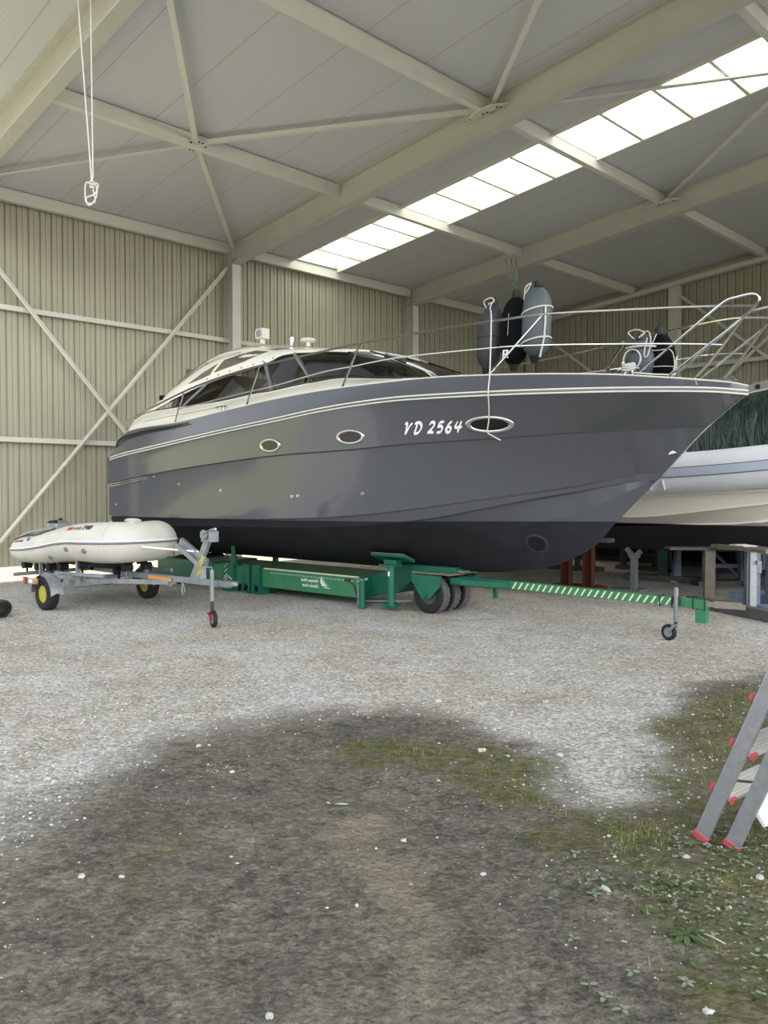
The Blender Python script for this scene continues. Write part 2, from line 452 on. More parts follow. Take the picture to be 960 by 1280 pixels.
# low kerb outside the wall foot is open: daylight falls on the ground beyond
# ------------------------------------------------------------------ ground
def gp(px, py, z=0.0):
    """ground position seen at a point of the photograph"""
    x = (px-480)/FPX; y = -(py-640)/FPX; c, s = cos(.029), sin(.029)
    d = V3((x, c+y*s, -s+y*c)); t = (z-1.6)/d.z
    return V3((d.x*t, d.y*t, z))
def gpoly(pts): return [(q.x, q.y) for q in (gp(*p) for p in pts)]
def sdist(poly, x, y):
    """signed distance, positive inside"""
    ins = False; best = 1e9; n = len(poly)
    for i in range(n):
        x1, y1 = poly[i]; x2, y2 = poly[(i+1) % n]
        if (y1 > y) != (y2 > y) and x < (x2-x1)*(y-y1)/(y2-y1)+x1: ins = not ins
        dx, dy = x2-x1, y2-y1; L2 = dx*dx+dy*dy
        t = max(0, min(1, ((x-x1)*dx+(y-y1)*dy)/L2)) if L2 else 0
        best = min(best, (x-x1-t*dx)**2+(y-y1-t*dy)**2)
    return sqrt(best)*(1 if ins else -1)
dirt_poly = gpoly([(-400, 1400), (-200, 1150), (20, 1040), (120, 985), (200, 932), (280, 912), (370, 893), (480, 888), (560, 905), (640, 935), (700, 975), (760, 1005), (830, 1000), (848, 960), (815, 915), (850, 872), (930, 848), (1100, 838), (1500, 1330)])
moss_polys = [(gpoly([(440, 930), (520, 925), (640, 938), (690, 965), (700, 1010), (640, 1015), (585, 985), (500, 965), (440, 955)]), 1.0, .10),
              (gpoly([(690, 1020), (800, 1000), (850, 940), (820, 900), (870, 868), (1100, 850), (1500, 1330), (900, 1330), (850, 1230), (880, 1180), (780, 1100), (640, 1050)]), .85, .14),
              (gpoly([(130, 1090), (180, 1030), (230, 1040), (180, 1130)]), .4, .12),
              (gpoly([(130, 1010), (200, 1010), (185, 1050), (150, 1050)]), .3, .1)]
tan_polys = [(gpoly([(400, 1020), (480, 1018), (490, 1050), (440, 1065), (400, 1050)]), 1.0, .07), (gpoly([(440, 1060), (500, 1075), (560, 1160), (490, 1150)]), .9, .12), (gpoly([(490, 1160), (560, 1170), (600, 1300), (500, 1300)]), .5, .14)]
def sm(a, b, x):
    t = max(0, min(1, (x-a)/(b-a))); return t*t*(3-2*t)
def mask_dirt(x, y):
    d = sdist(dirt_poly, x, y)
    w = .22+.22*sm(1.0, -1.0, x)
    d += .28*noise.noise(V3((x*1.3, y*1.3, 3.1)))+.12*noise.noise(V3((x*4.5, y*4.5, 1.1)))
    return sm(-w, w, d)
def mask_list(lst, x, y, sd):
    m = 0
    n = .16*noise.noise(V3((x*2.6, y*2.6, sd)))+.08*noise.noise(V3((x*9, y*9, sd)))
    for poly, k, w in lst: m = max(m, k*sm(-w, w, sdist(poly, x, y)+n))
    return m
def axis(a, b, n0, far0, far1):
    st = (b-a)/n0; xs = [a+i*st for i in range(n0+1)]
    x = a; s = st
    lo = []
    while x > far0: s *= 1.35; x -= s; lo.append(x)
    x = b; s = st; hi = []
    while x < far1: s *= 1.35; x += s; hi.append(x)
    return lo[::-1]+xs+hi
gx = axis(-4.2, 4.6, 250, -60, 60); gy = axis(1.6, 8.2, 190, -30, 80)
def gz(x, y):
    fade = sm(14, 9, y)*sm(-3, 0, y+1)
    z = .012*noise.noise(V3((x*1.1, y*1.1, 0)))+.007*noise.noise(V3((x*5, y*5, 4)))+.004*noise.noise(V3((x*14, y*14, 8)))
    return z*fade*(1 if abs(x) < 9 else 0)
vs = []; A_d = []; A_m = []; A_t = []
for y in gy:
    for x in gx:
        near = -5 < x < 6 and .8 < y < 9
        d = mask_dirt(x, y) if near else (1.0 if y <= .8 else (1.0 if (x > 6 and y < 5) or (x < -5 and y < 2.2) else 0.0))
        # trodden clods in the bare soil
        c = .010*abs(noise.noise(V3((x*7, y*12, 20))))+.007*noise.noise(V3((x*22, y*30, 9))) if near else 0
        vs.append((x, y, gz(x, y)+d*c)); A_d.append(d)
        A_m.append(mask_list(moss_polys, x, y, 5) if near else 0.0); A_t.append(mask_list(tan_polys, x, y, 9) if near else 0.0)
nx = len(gx); fs = [(j*nx+i, j*nx+i+1, (j+1)*nx+i+1, (j+1)*nx+i) for j in range(len(gy)-1) for i in range(nx-1)]
me = bpy.data.meshes.new('ground'); me.from_pydata(vs, [], fs)
for nm, dat in (('soil', A_d), ('moss', A_m), ('tan', A_t)):
    at = me.attributes.new(nm, 'FLOAT', 'POINT'); at.data.foreach_set('value', dat)
me.polygons.foreach_set('use_smooth', [True]*len(me.polygons))
ground = bpy.data.objects.new('ground', me); COL.objects.link(ground); ground['kind'] = 'structure'

def ground_mat():
    m = bpy.data.materials.new('gravel_and_soil'); m.use_nodes = True; nt = m.node_tree; N = nt.nodes; L = nt.links; p = N['Principled BSDF']
    p.inputs['Roughness'].default_value = .93; p.inputs['Specular IOR Level'].default_value = .25
    tc = N.new('ShaderNodeTexCoord'); P = tc.outputs['Object']
    def noi(scale, det=6, dist=0, rough=.5, vec=P):
        n = N.new('ShaderNodeTexNoise'); n.inputs['Scale'].default_value = scale; n.inputs['Detail'].default_value = det
        n.inputs['Distortion'].default_value = dist; n.inputs['Roughness'].default_value = rough; L.new(vec, n.inputs['Vector']); return n.outputs['Fac']
    def ramp(f, stops):
        r = N.new('ShaderNodeValToRGB'); e = r.color_ramp.elements
        while len(e) < len(stops): e.new(.5)
        for i, (q, c) in enumerate(stops): e[i].position = q; e[i].color = c
        L.new(f, r.inputs['Fac']); return r.outputs['Color']
    def mix(f, a, b, mode='MIX'):
        q = N.new('ShaderNodeMix'); q.data_type = 'RGBA'; q.blend_type = mode
        if isinstance(f, float): q.inputs[0].default_value = f
        else: L.new(f, q.inputs[0])
        for i, x in ((6, a), (7, b)):
            if isinstance(x, tuple): q.inputs[i].default_value = x
            else: L.new(x, q.inputs[i])
        return q.outputs[2]
    def attr(n):
        a = N.new('ShaderNodeAttribute'); a.attribute_name = n; return a.outputs['Fac']
    def mth(op, a, b):
        q = N.new('ShaderNodeMath'); q.operation = op; q.use_clamp = True
        for i, x in ((0, a), (1, b)):
            if isinstance(x, (int, float)): q.inputs[i].default_value = x
            else: L.new(x, q.inputs[i])
        return q.outputs[0]
    vo = N.new('ShaderNodeTexVoronoi'); vo.inputs['Scale'].default_value = 42; L.new(P, vo.inputs['Vector'])
    vo2 = N.new('ShaderNodeTexVoronoi'); vo2.inputs['Scale'].default_value = 17; vo2.inputs['Randomness'].default_value = 1; L.new(P, vo2.inputs['Vector'])
    g_big = noi(.45, 5, .6); g_mid = noi(2.2, 6, .5); g_fine = noi(38, 5)
    bw = N.new('ShaderNodeRGBToBW'); L.new(vo.outputs['Color'], bw.inputs[0])
    chips = ramp(bw.outputs[0], [(.2, srgb(132, 128, 120)), (.5, srgb(186, 183, 175)), (.8, srgb(232, 230, 224))])
    tone = ramp(g_mid, [(.3, srgb(176, 170, 158)), (.55, srgb(206, 203, 197)), (.75, srgb(206, 208, 212))])
    grav = mix(.5, chips, tone)
    grav = mix(mth('MULTIPLY', ramp(g_big, [(.42, (0, 0, 0, 1)), (.62, (1, 1, 1, 1))]), .4), grav, srgb(214, 196, 166), 'MULTIPLY')
    soil_a = ramp(noi(5.5, 9, .8, .62), [(.32, srgb(72, 68, 64)), (.5, srgb(112, 108, 100)), (.68, srgb(142, 136, 124))])
    soil = mix(.42, soil_a, ramp(noi(26, 9, .4, .75), [(.36, srgb(52, 49, 46)), (.5, srgb(118, 114, 106)), (.62, srgb(176, 170, 158))]))
    soil = mix(.55, soil, ramp(noi(1.1, 5, .5), [(.3, srgb(128, 128, 132)), (.55, srgb(190, 186, 176)), (.75, srgb(214, 206, 190))]), 'MULTIPLY')
    soil = mix(1.0, soil, (1.28, 1.27, 1.25, 1), 'MULTIPLY')
    s = attr('soil')
    edge = mth('GREATER_THAN', mth('ADD', s, mth('MULTIPLY', mth('SUBTRACT', g_fine, .5), 0.0)), .5)
    base = mix(mth('ADD', mth('MULTIPLY', s, 1.0), mth('MULTIPLY', mth('MULTIPLY', s, mth('SUBTRACT', 1.0, s)), noi(30, 4))), grav, soil)
    moss = ramp(noi(14, 8, 0, .7), [(.3, srgb(58, 60, 34)), (.5, srgb(96, 98, 52)), (.72, srgb(140, 136, 92))])
    mk = mth('MULTIPLY', attr('moss'), ramp(noi(5, 8, .5, .7), [(.32, (.1, .1, .1, 1)), (.62, (1, 1, 1, 1))]))
    base = mix(mk, base, moss)
    base = mix(mth('MULTIPLY', attr('tan'), .42), base, srgb(168, 154, 126))
    # beyond the eave wall: yellow grass verge, sunlit brightness put into its pale colour
    sx = N.new('ShaderNodeSeparateXYZ'); L.new(P, sx.inputs[0])
    vv = N.new('ShaderNodeVectorMath'); vv.operation = 'DOT_PRODUCT'; L.new(P, vv.inputs[0]); vv.inputs[1].default_value = (cos(AB), -sin(AB), 0)
    off = CB[0]*cos(AB)-CB[1]*sin(AB)
    dist = N.new('ShaderNodeMath'); dist.operation = 'SUBTRACT'; L.new(vv.outputs['Value'], dist.inputs[0]); dist.inputs[1].default_value = off
    outm = mth('LESS_THAN', dist.outputs[0], -.35)
    base = mix(outm, base, ramp(noi(3, 6), [(.4, srgb(176, 176, 120)), (.6, srgb(226, 222, 180))]))
    L.new(base, p.inputs['Base Color'])
    bp = N.new('ShaderNodeBump'); bp.inputs['Strength'].default_value = .85; bp.inputs['Distance'].default_value = .022
    h = N.new('ShaderNodeMath'); h.operation = 'MULTIPLY_ADD'; L.new(vo.outputs['Distance'], h.inputs[0]); h.inputs[1].default_value = -.6; L.new(g_fine, h.inputs[2])
    L.new(h.outputs[0], bp.inputs['Height'])
    bp2 = N.new('ShaderNodeBump'); bp2.inputs['Strength'].default_value = .8; bp2.inputs['Distance'].default_value = .06
    L.new(noi(9, 8, .6, .6), bp2.inputs['Height']); L.new(bp.outputs[0], bp2.inputs['Normal']); L.new(bp2.outputs[0], p.inputs['Normal'])
    return m
me.materials.append(ground_mat())

# gravel chips as one uncountable carpet
def inside(x, y, m=.55): return abs(x) < y*.5+m
mb = MB(); ico = bmesh.new(); bmesh.ops.create_icosphere(ico, subdivisions=1, radius=1)
IV = [v.co.copy() for v in ico.verts]; IF = [tuple(v.index for v in f.verts) for f in ico.faces]; ico.free()
octv = [V3(q) for q in ((1, 0, 0), (-1, 0, 0), (0, 1, 0), (0, -1, 0), (0, 0, 1), (0, 0, -1))]
octf = [(0, 2, 4), (2, 1, 4), (1, 3, 4), (3, 0, 4), (2, 0, 5), (1, 2, 5), (3, 1, 5), (0, 3, 5)]
def chip(mb, x, y, r, verts=octv, faces=octf, mat=0, z=None):
    a = R.uniform(0, 2*pi); sx, sy, sz = R.uniform(.7, 1.4), R.uniform(.6, 1.1), R.uniform(.35, .8)
    ca, sa = cos(a), sin(a); o = len(mb.v); zz = (gz(x, y) if z is None else z)+r*.22
    for v in verts:
        px, py, pz = v.x*sx*R.uniform(.8, 1.2), v.y*sy*R.uniform(.8, 1.2), v.z*sz*R.uniform(.8, 1.2)
        mb.v.append((x+r*(px*ca-py*sa), y+r*(px*sa+py*ca), zz+r*pz))
    for f in faces: mb.f.append([i+o for i in f]); mb.m.append(mat)
n = 0
while n < 24000:
    y = 3.0+R.random()**1.3*7.5; x = R.uniform(-.5*y-.4, .5*y+.4); n += 1
    d = mask_dirt(x, y) if y < 8 else 0
    if R.random() < d*(.97 if x < 1.0 else .80): continue
    chip(mb, x, y, R.choice((.003, .004, .005, .006, .008, .011)), mat=R.choice((0, 0, 1, 2)))
for (cx_, cy_, sp, k) in ((250, 968, .09, 45), (222, 1003, .06, 40), (265, 960, .07, 40), (560, 945, .35, 90), (610, 990, .25, 70), (800, 1040, .35, 230), (900, 930, .4, 240), (780, 1110, .25, 120), (900, 1130, .4, 260), (20, 1190, .12, 60), (940, 1230, .3, 60), (740, 990, .25, 80), (130, 980, .2, 30)):
    c = gp(cx_, cy_)
    for i in range(k): chip(mb, c.x+R.gauss(0, sp), c.y+R.gauss(0, sp*.8), R.choice((.002, .003, .004, .0055)), mat=R.choice((0, 0, 1, 2)))
gv = mb.build('gravel', [M['stone'], mat('light_chip', srgb(206, 206, 202), .8), mat('grey_chip', srgb(150, 146, 140), .85), M['stone_big']], fix=False, smooth=False)
tag(gv, 'loose pale gravel chips strewn over the yard and hall floor', 'gravel', kind='stuff')

# single larger stones
stones = [((505, 1052), .017, 'white stone alone on the bare soil below the green leaf'), ((604, 1096), .018, 'grey-white stone at the edge of the moss, beside low weeds'),
          ((756, 1116), .027, 'angular white stone among clover in front of the ladder'), ((858, 1072), .02, 'flat pale stone in the grass before the ladder feet'),
          ((950, 1096), .022, 'flat white stone at the frame edge below the ladder'), ((337, 1273), .018, 'pale stone on bare soil at the bottom of the photo, alone'),
          ((885, 1267), .02, 'roundish white pebble between weeds in the bottom corner'), ((248, 933), .02, 'small white stone on the gravel edge nearest the quartz scatter'),
          ((102, 1098), .02, 'small white stone on dark soil, beside a brown twig'), ((152, 1099), .014, 'thin white chip lying right of a small stone on dark soil'),
          ((60, 975), .022, 'grey stone at the gravel border, one of two side by side'), ((67, 978), .024, 'grey stone at the gravel border touching its smaller twin'),
          ((290, 966), .02, 'white stone on top of the moss strip, largest there'), ((547, 877), .03, 'bluish stone lying alone on the bright gravel'),
          ((682, 878), .034, 'pale flat stone on the bright gravel far from the ladder'), ((602, 940), .03, 'knobbly white stone at the upper rim of the moss patch'),
          ((700, 945), .024, 'grey stone at the gravel edge behind the moss patch'), ((810, 900), .02, 'white stone on gravel left of the ladder, near mossy ground')]
for i, (q, r, lab) in enumerate(stones):
    p = gp(*q); mb = MB(); mb.blob((0, 0, r*.3), r*.72, seed=i*3.3, rough=.7, sq=(1.2, .9, .6), sub=2)
    o = mb.build('stone', M['stone_big'], mw=Matrix.Translation((p.x, p.y, gz(p.x, p.y)))@Matrix.Rotation(i, 4, 'Z'), sharp=25)
    tag(o, lab, 'stone', 'larger loose stones on the ground')

# grass blades in the mossy ground
mb = MB(); n = 0
def blade(x, y, h, w, mt):
    a = R.uniform(0, 2*pi); le = R.uniform(.2, 1.0)*h; z = gz(x, y)
    dx, dy = cos(a), sin(a); px, py = -dy*w/2, dx*w/2
    v = [(x-px, y-py, z), (x+px, y+py, z), (x+px*.7+dx*le*.4, y+py*.7+dy*le*.4, z+h*.6), (x-px*.7+dx*le*.4, y-py*.7+dy*le*.4, z+h*.6), (x+dx*le, y+dy*le, z+h*R.uniform(.6, 1))]
    mb.add(v, [(0, 1, 2, 3), (3, 2, 4)], mt)
tr = 0
while n < 5200 and tr < 60000:
    tr += 1
    x, y = R.uniform(-.3, 4.0), R.uniform(1.9, 6.3)
    if not inside(x, y, .3): continue
    m_ = mask_list(moss_polys, x, y, 5); g = noise.noise(V3((x*3.1, y*3.1, 41)))
    if R.random() < m_*max(0, .12+g*1.3)*(1 if x > .9 else .35):
        for k in range(R.randint(1, 4)):
            blade(x+R.gauss(0, .012), y+R.gauss(0, .012), R.uniform(.012, .045), R.uniform(.0012, .0028), R.choice((0, 0, 1, 2))); n += 1
gr = mb.build('grass', [M['grass'], mat('straw_blade', srgb(168, 158, 112), .85), mat('green_blade', srgb(86, 108, 52), .8)], fix=False, smooth=False)
tag(gr, 'thin short grass and straw growing through the mossy ground', 'grass', kind='stuff')
# clover carpet
mb = MB(); tr = 0; n = 0
def leaf(mb, c, L, w, yaw, pitch, mt=0, curl=.25):
    c = V3(c); d = V3((cos(yaw)*cos(pitch), sin(yaw)*cos(pitch), sin(pitch))); s = V3((-sin(yaw), cos(yaw), 0)); u = d.cross(s)*-1
    prof = [(0, .08), (.2, .55), (.45, 1), (.75, .8), (1, .05)]
    rows = []
    for t, k in prof:
        b = c+d*L*t-V3((0, 0, 1))*curl*L*t*t
        rows.append([b-s*w/2*k+V3((0, 0, w*.12)), b, b+s*w/2*k+V3((0, 0, w*.12))])
    mb.grid(rows, mat=mt)
spots = [(930, 1055, .2, 60), (945, 1080, .15, 40), (860, 1120, .25, 80), (800, 1105, .2, 45), (900, 1145, .25, 55), (740, 1110, .12, 18), (860, 1060, .15, 30), (940, 1230, .12, 25), (930, 1180, .2, 25), (700, 1120, .1, 8)]
for (a, b, sp, k) in spots:
    c = gp(a, b)
    for i in range(k):
        x, y = c.x+R.gauss(0, sp*.6), c.y+R.gauss(0, sp*.5); hz = R.uniform(.008, .035); yw = R.uniform(0, 6)
        for j in range(3): leaf(mb, (x, y, gz(x, y)+hz), R.uniform(.012, .024), R.uniform(.010, .018), yw+j*2.09, R.uniform(0, .5), R.choice((0, 0, 1)))
wd = mb.build('weeds', [M['weed'], M['weedgrey']], fix=False)
tag(wd, 'low clover-like weeds spreading around the ladder feet', 'weeds', kind='stuff')
# individual weeds
def weed(q, n, L, w, mt, lab, name='weed_plant', cat='weed', grp=None, seed=0, lift=.25):
    p = gp(*q); r = random.Random(seed); e = empty(name, Matrix.Translation((p.x, p.y, gz(p.x, p.y))), lab, cat, grp)
    for i in range(n):
        mb = MB(); leaf(mb, (0, 0, .012), L*r.uniform(.7, 1.1), w*r.uniform(.8, 1.1), i*2*pi/n+r.uniform(-.4, .4), r.uniform(.1, .1+lift), 0)
        mb.build('leaf', M[mt], parent=e)
    mb = MB(); mb.lathe([(.004, -.005), (.005, .006), (.003, .016)], n=8); mb.build('stem', M['weed'], parent=e)
weed((858, 1172), 11, .085, .026, 'weed', 'green rosette weed with broad pointed leaves on the bare soil', 'rosette_weed', seed=1)
for i, (q, lab, n_) in enumerate([((718, 1071), 'silvery two-leaf sprout on soil beyond the rosette weed', 3), ((742, 1123), 'three small pale leaves lying flat, nearest the white stone', 4),
        ((716, 1178), 'little pale sprout on bare soil, middle of the dark ground', 3), ((790, 1220), 'sprout with a white upper leaf and a green lower leaf', 3),
        ((862, 1206), 'bright round-leaved seedling just below the rosette weed', 4), ((858, 1234), 'cluster of four grey leaves on long stalks below the round seedling', 5),
        ((737, 1238), 'dark green single-leaf sprout beside the bottom white leaves', 2), ((755, 1254), 'white curled leaf pair on a stalk near the bottom edge', 3),
        ((778, 1268), 'three silver leaves in a fan at the very bottom edge', 4)]):
    weed(q, n_, .036, .017, 'weedgrey' if i not in (4,) else 'weed', lab, 'weed_sprout', 'weed', None, seed=i+5, lift=.3)
p = gp(418, 1008); mb = MB(); leaf(mb, (0, 0, .012), .075, .022, .1, .05, curl=.1); leaf(mb, (-.02, .004, .012), .03, .016, 2.6, .4)
tag(mb.build('fallen_leaf', mat('pale_leaf', srgb(176, 196, 170), .6), mw=Matrix.Translation((p.x, p.y, gz(p.x, p.y)))), 'single pale green leaf lying on the bare soil', 'leaf')
p = gp(890, 1175); mb = MB(); mb.tube([(-.03, .03, .012), (0, 0, .014), (.03, -.04, .011)], .003, 6)
tag(mb.build('straw_stalk', mat('straw', srgb(206, 198, 160), .8), mw=Matrix.Translation((p.x, p.y, gz(p.x, p.y)))), 'pale dry straw stalk lying beside the rosette weed', 'stalk')
# ------------------------------------------------------------------ motor yacht: local x = distance aft of the bow tip, y = towards its starboard side, z = up
OB = (3.65, 8.07)
MBOAT = Matrix(((-.767, -.641, 0, OB[0]), (.641, -.767, 0, OB[1]), (0, 0, 1, 0), (0, 0, 0, 1)))
LOA = 9.3
bR = smooth_tab([(0, .0), (.12, .17), (.25, .3), (.5, .52), (1, .86), (1.5, 1.1), (2, 1.27), (3, 1.47), (4, 1.57), (5, 1.62), (6, 1.62), (7, 1.6), (8, 1.56), (9.3, 1.49)])
bK = smooth_tab([(0, 0), (.385, 0), (.6, .09), (1, .32), (1.5, .62), (2, .88), (3, 1.25), (4, 1.44), (5, 1.53), (6, 1.55), (8, 1.52), (9.3, 1.47)])
bC1 = smooth_tab([(0, 0), (.9, 0), (1.24, .06), (2, .42), (3, .95), (4, 1.27), (5, 1.43), (6, 1.5), (8, 1.5), (9.3, 1.45)])
bC2 = smooth_tab([(0, 0), (.9, 0), (1.3, .05), (2, .36), (3, .86), (4, 1.18), (5, 1.34), (6, 1.42), (8, 1.42), (9.3, 1.38)])
zR = smooth_tab([(0, 2.565), (.3, 2.585), (.8, 2.59), (1.5, 2.595), (2.3, 2.604), (3.2, 2.61), (3.9, 2.585), (4.4, 2.55), (5.06, 2.485), (5.9, 2.41), (6.6, 2.345), (7.75, 2.235), (8.9, 2.125), (9.3, 2.07)])
zD = smooth_tab([(0, 2.63), (.12, 2.66), (.39, 2.692), (.78, 2.728), (1.1, 2.755), (1.9, 2.795), (3, 2.828), (4, 2.812), (5.2, 2.757), (6.2, 2.675), (7.6, 2.56), (8.4, 2.54), (8.8, 2.51), (9.0, 2.44), (9.15, 2.33), (9.3, 2.12)])
zK = smooth_tab([(0, 2.24), (.58, 2.238), (1.4, 2.205), (2.3, 2.15), (3.4, 2.105), (4, 2.067), (5.2, 2.027), (6.2, 1.967), (8.1, 1.815), (9.3, 1.68)])
zC1 = smooth_tab([(0, 1.77), (1.0, 1.765), (1.82, 1.609), (2.67, 1.471), (3.42, 1.355), (4.06, 1.28), (4.89, 1.225), (6.61, 1.176), (9.3, 1.16)])
zC2 = smooth_tab([(0, 1.70), (.91, 1.695), (1.84, 1.546), (2.71, 1.36), (3.05, 1.282), (3.68, 1.187), (4.25, 1.136), (4.97, 1.098), (6.42, 1.07), (9.3, 1.02)])
zKeel = smooth_tab([(0, 2.565), (.39, 2.238), (.89, 1.712), (1.36, 1.233), (1.67, .914), (2.0, .748), (2.3, .644), (3.15, .549), (4.5, .52), (9.3, .52)])
bDk = lambda s: max(0.0, bR(s)-(.10 if s > .3 else .33*s))
def section(s):
    k = zKeel(s); e = min(1, bR(s)/.12)
    S = [(bDk(s), zD(s)), (bR(s)-.02*e, zR(s)+.045*e), (bR(s), zR(s)+.012*e), (bR(s), zR(s)-.02*e)]
    def cl(b, z, b0=None, dz=0):
        f = 1.0 if b0 is None else min(1, max(0, b0)/.35)
        if b0 is not None: b = b0+(b-b0)*f; z = z+dz*f
        return (0, k) if z < k+.002 or b <= 0 else (b, z)
    bk, zk = bK(s), zK(s)
    S += [cl(bR(s)*.72+bk*.28-.03*sm(6, 2, s)*e, zR(s)*.62+zk*.38), cl(bk+.018, zk, bk, .006), cl(bk-.012, zk, bk, -.008)]
    b1, z1 = bC1(s), zC1(s)
    mb_, mz = (bk+b1)/2-.05*sm(5, 1.5, s)*(1 if b1 > .02 else 0), (zk+z1)/2
    S += [cl(mb_, mz) if bk > 0 else (0, k), cl(b1+.016, z1, b1, .006), cl(b1-.014, z1, b1, -.010)]
    b2, z2 = bC2(s), zC2(s)
    S += [cl(b2+.02, z2, b2, .006), cl(b2-.05, z2, b2, -.012)]
    h = z2-k; 
    for fz, fb in ((.62, .60), (.60, .575), (.33, .33), (.31, .305)): S.append(cl(b2*fb+.04*fb, k+h*(fz+.04)))
    S.append((0, k)); return S
def hull_b(s, z):
    S = section(s)
    for i in range(3, 10):
        (b0, z0), (b1, z1) = S[i], S[i+1]
        if z1 <= z <= z0 and z0 > z1: return b0+(b1-b0)*(z0-z)/(z0-z1)
    return S[9][0]
def on_hull(s, z, off=0.0):
    e = .03; b = hull_b(s, z)
    ds = (hull_b(s+e, z)-hull_b(s-e, z))/(2*e); dz = (hull_b(s, z+e)-hull_b(s, z-e))/(2*e)
    n = V3((-ds, 1, -dz)).normalized()
    return V3((s, b, z))+n*off
yacht = empty('motor_yacht', MBOAT, 'large dark grey motor yacht resting on the green boat trailer', 'motorboat')
def hull_mat():
    m = mat('grey_gelcoat', srgb(90, 94, 98), .22, coat=.4); N = m.node_tree.nodes; L = m.node_tree.links; p = N['Principled BSDF']
    tc = N.new('ShaderNodeTexCoord'); sp = N.new('ShaderNodeSeparateXYZ'); L.new(tc.outputs['Object'], sp.inputs[0])
    a = N.new('ShaderNodeMath'); a.operation = 'MULTIPLY_ADD'; L.new(sp.outputs['X'], a.inputs[0]); a.inputs[1].default_value = .0105; L.new(sp.outputs['Z'], a.inputs[2])
    c = N.new('ShaderNodeMath'); c.operation = 'LESS_THAN'; L.new(a.outputs[0], c.inputs[0]); c.inputs[1].default_value = 1.247
    n = N.new('ShaderNodeTexNoise'); n.inputs['Scale'].default_value = 2.5; n.inputs['Detail'].default_value = 8; L.new(tc.outputs['Object'], n.inputs['Vector'])
    r = N.new('ShaderNodeValToRGB'); e = r.color_ramp.elements; e[0].position = .35; e[0].color = srgb(18, 21, 27); e[1].position = .7; e[1].color = srgb(34, 38, 45); L.new(n.outputs['Fac'], r.inputs['Fac'])
    mx = N.new('ShaderNodeMix'); mx.data_type = 'RGBA'; L.new(c.outputs[0], mx.inputs[0]); mx.inputs[6].default_value = srgb(80, 83, 90); L.new(r.outputs[0], mx.inputs[7]); L.new(mx.outputs[2], p.inputs['Base Color'])
    for key, lo, hi in (('Roughness', .2, .8), ('Coat Weight', .4, 0.0)):
        f = N.new('ShaderNodeMapRange'); f.inputs['To Min'].default_value = lo; f.inputs['To Max'].default_value = hi; L.new(c.outputs[0], f.inputs['Value']); L.new(f.outputs[0], p.inputs[key])
    return m
M['hull'] = hull_mat(); M['greydeck'] = mat('grey_deck', srgb(92, 97, 102), .35, coat=.3)
st = [0, .03, .07, .12, .18, .25, .32]+[.385+i*.075 for i in range(30)]+[2.7+i*.15 for i in range(40)]+[8.8, 8.9, 9.0, 9.08, 9.15, 9.23, 9.3]
mb = MB()
for sg in (1, -1):
    mb.grid([[(s, sg*b, z) for b, z in section(s)] for s in st], flip=sg < 0)
S = section(LOA)                                            # transom
mb.prism([(LOA, b, z) for b, z in S]+[(LOA, -b, z) for b, z in reversed(S[:-1])], (.02, 0, 0))
mb.build('hull', M['hull'], parent=yacht, sharp=13)
# deck moulding
mb = MB(); rows = []
def coamS(s): return lerp_tab([(0, 0), (3.45, 0), (3.46, .02), (3.6, .62), (3.8, .83), (4.13, .95), (4.5, 1.03), (4.7, 1.07), (4.91, 1.10), (5.31, 1.14), (5.74, 1.18), (6.1, 1.2), (9.3, 1.2)])(s)
for s in st:
    b = bDk(s); cr = .05*sm(0, 2.5, s)*sm(9.0, 8.2, s)
    rows.append([(s, b*t, zD(s)-.002+cr*(1-t*t)) for t in (1, .97, .8, .5, 0, -.5, -.8, -.97, -1)])
mb.grid(rows); mb.build('deck', [M['greydeck']], parent=yacht, sharp=25)
# toe edge along the deck
for sg in (1, -1):
    mb = MB(); mb.tube([(s, sg*(bDk(s)), zD(s)+.004) for s in st if s <= 8.7], .009, 6); mb.build('deck_edge_trim', M['white'], parent=yacht)
# rubbing strake: white moulding with a steel strip
for sg in (1, -1):
    mb = MB(); SS = [s for s in st if s < 9.26]
    mb.tube([(s, sg*(bR(s)+.004), zR(s)+.020) for s in SS], .0095, 8, mat=0)
    mb.tube([(s, sg*(bR(s)+.004), zR(s)-.018) for s in SS], .0085, 8, mat=0)
    mb.grid([[(s, sg*(bR(s)+.003), zR(s)+.030), (s, sg*(bR(s)+.003), zR(s)-.028)] for s in SS], mat=1)
    mb.build('rub_rail', [M['white'], M['greydeck']], parent=yacht, fix=False)
# steel stem band and stern rub strip
mb = MB(); rows = []
for i in range(13):
    s = i*.04; k = zKeel(s)
    rows.append([(s+.012-.002, y, k-.004) for y in (-.012, .012)])
mb.tube([(max(0, i*.05-.004), 0, zKeel(i*.05)-.002) for i in range(18)], .005, 6); mb.build('stem_band', M['chrome'], parent=yacht)
for sg in (1,):
    mb = MB(); pp = [on_hull(s, 1.757-(s-8.28)*.095, .012) for s in (8.26, 8.4, 8.7, 9.0, 9.27)]
    mb.tube([q+V3((0, 0, .018)) for q in pp], .013, 8); mb.tube([q-V3((0, 0, .014)) for q in pp], .013, 8)
    mb.tube([pp[0]+V3((-.02, 0, .002)), pp[0]+V3((.1, 0, -.002))], [.02, .032], 10)
    mb.build('stern_strip', M['chrome'], parent=yacht)
# black tube standing in for the shade in the stern quarter recess
for sg in (1, -1):
    mb = MB(); P = [(9.16, 1.40, 2.22), (9.09, 1.43, 2.32), (8.9, 1.455, 2.40), (8.6, 1.475, 2.44), (8.1, 1.49, 2.487), (7.6, 1.505, 2.505), (7.1, 1.52, 2.54)]
    mb.tube(spline([(a, sg*(b+.02), c) for a, b, c in P], 6), [.008+.012*sin(pi*i/36) for i in range(37)], 8); mb.build('quarter_recess_shade', M['black'], parent=yacht)
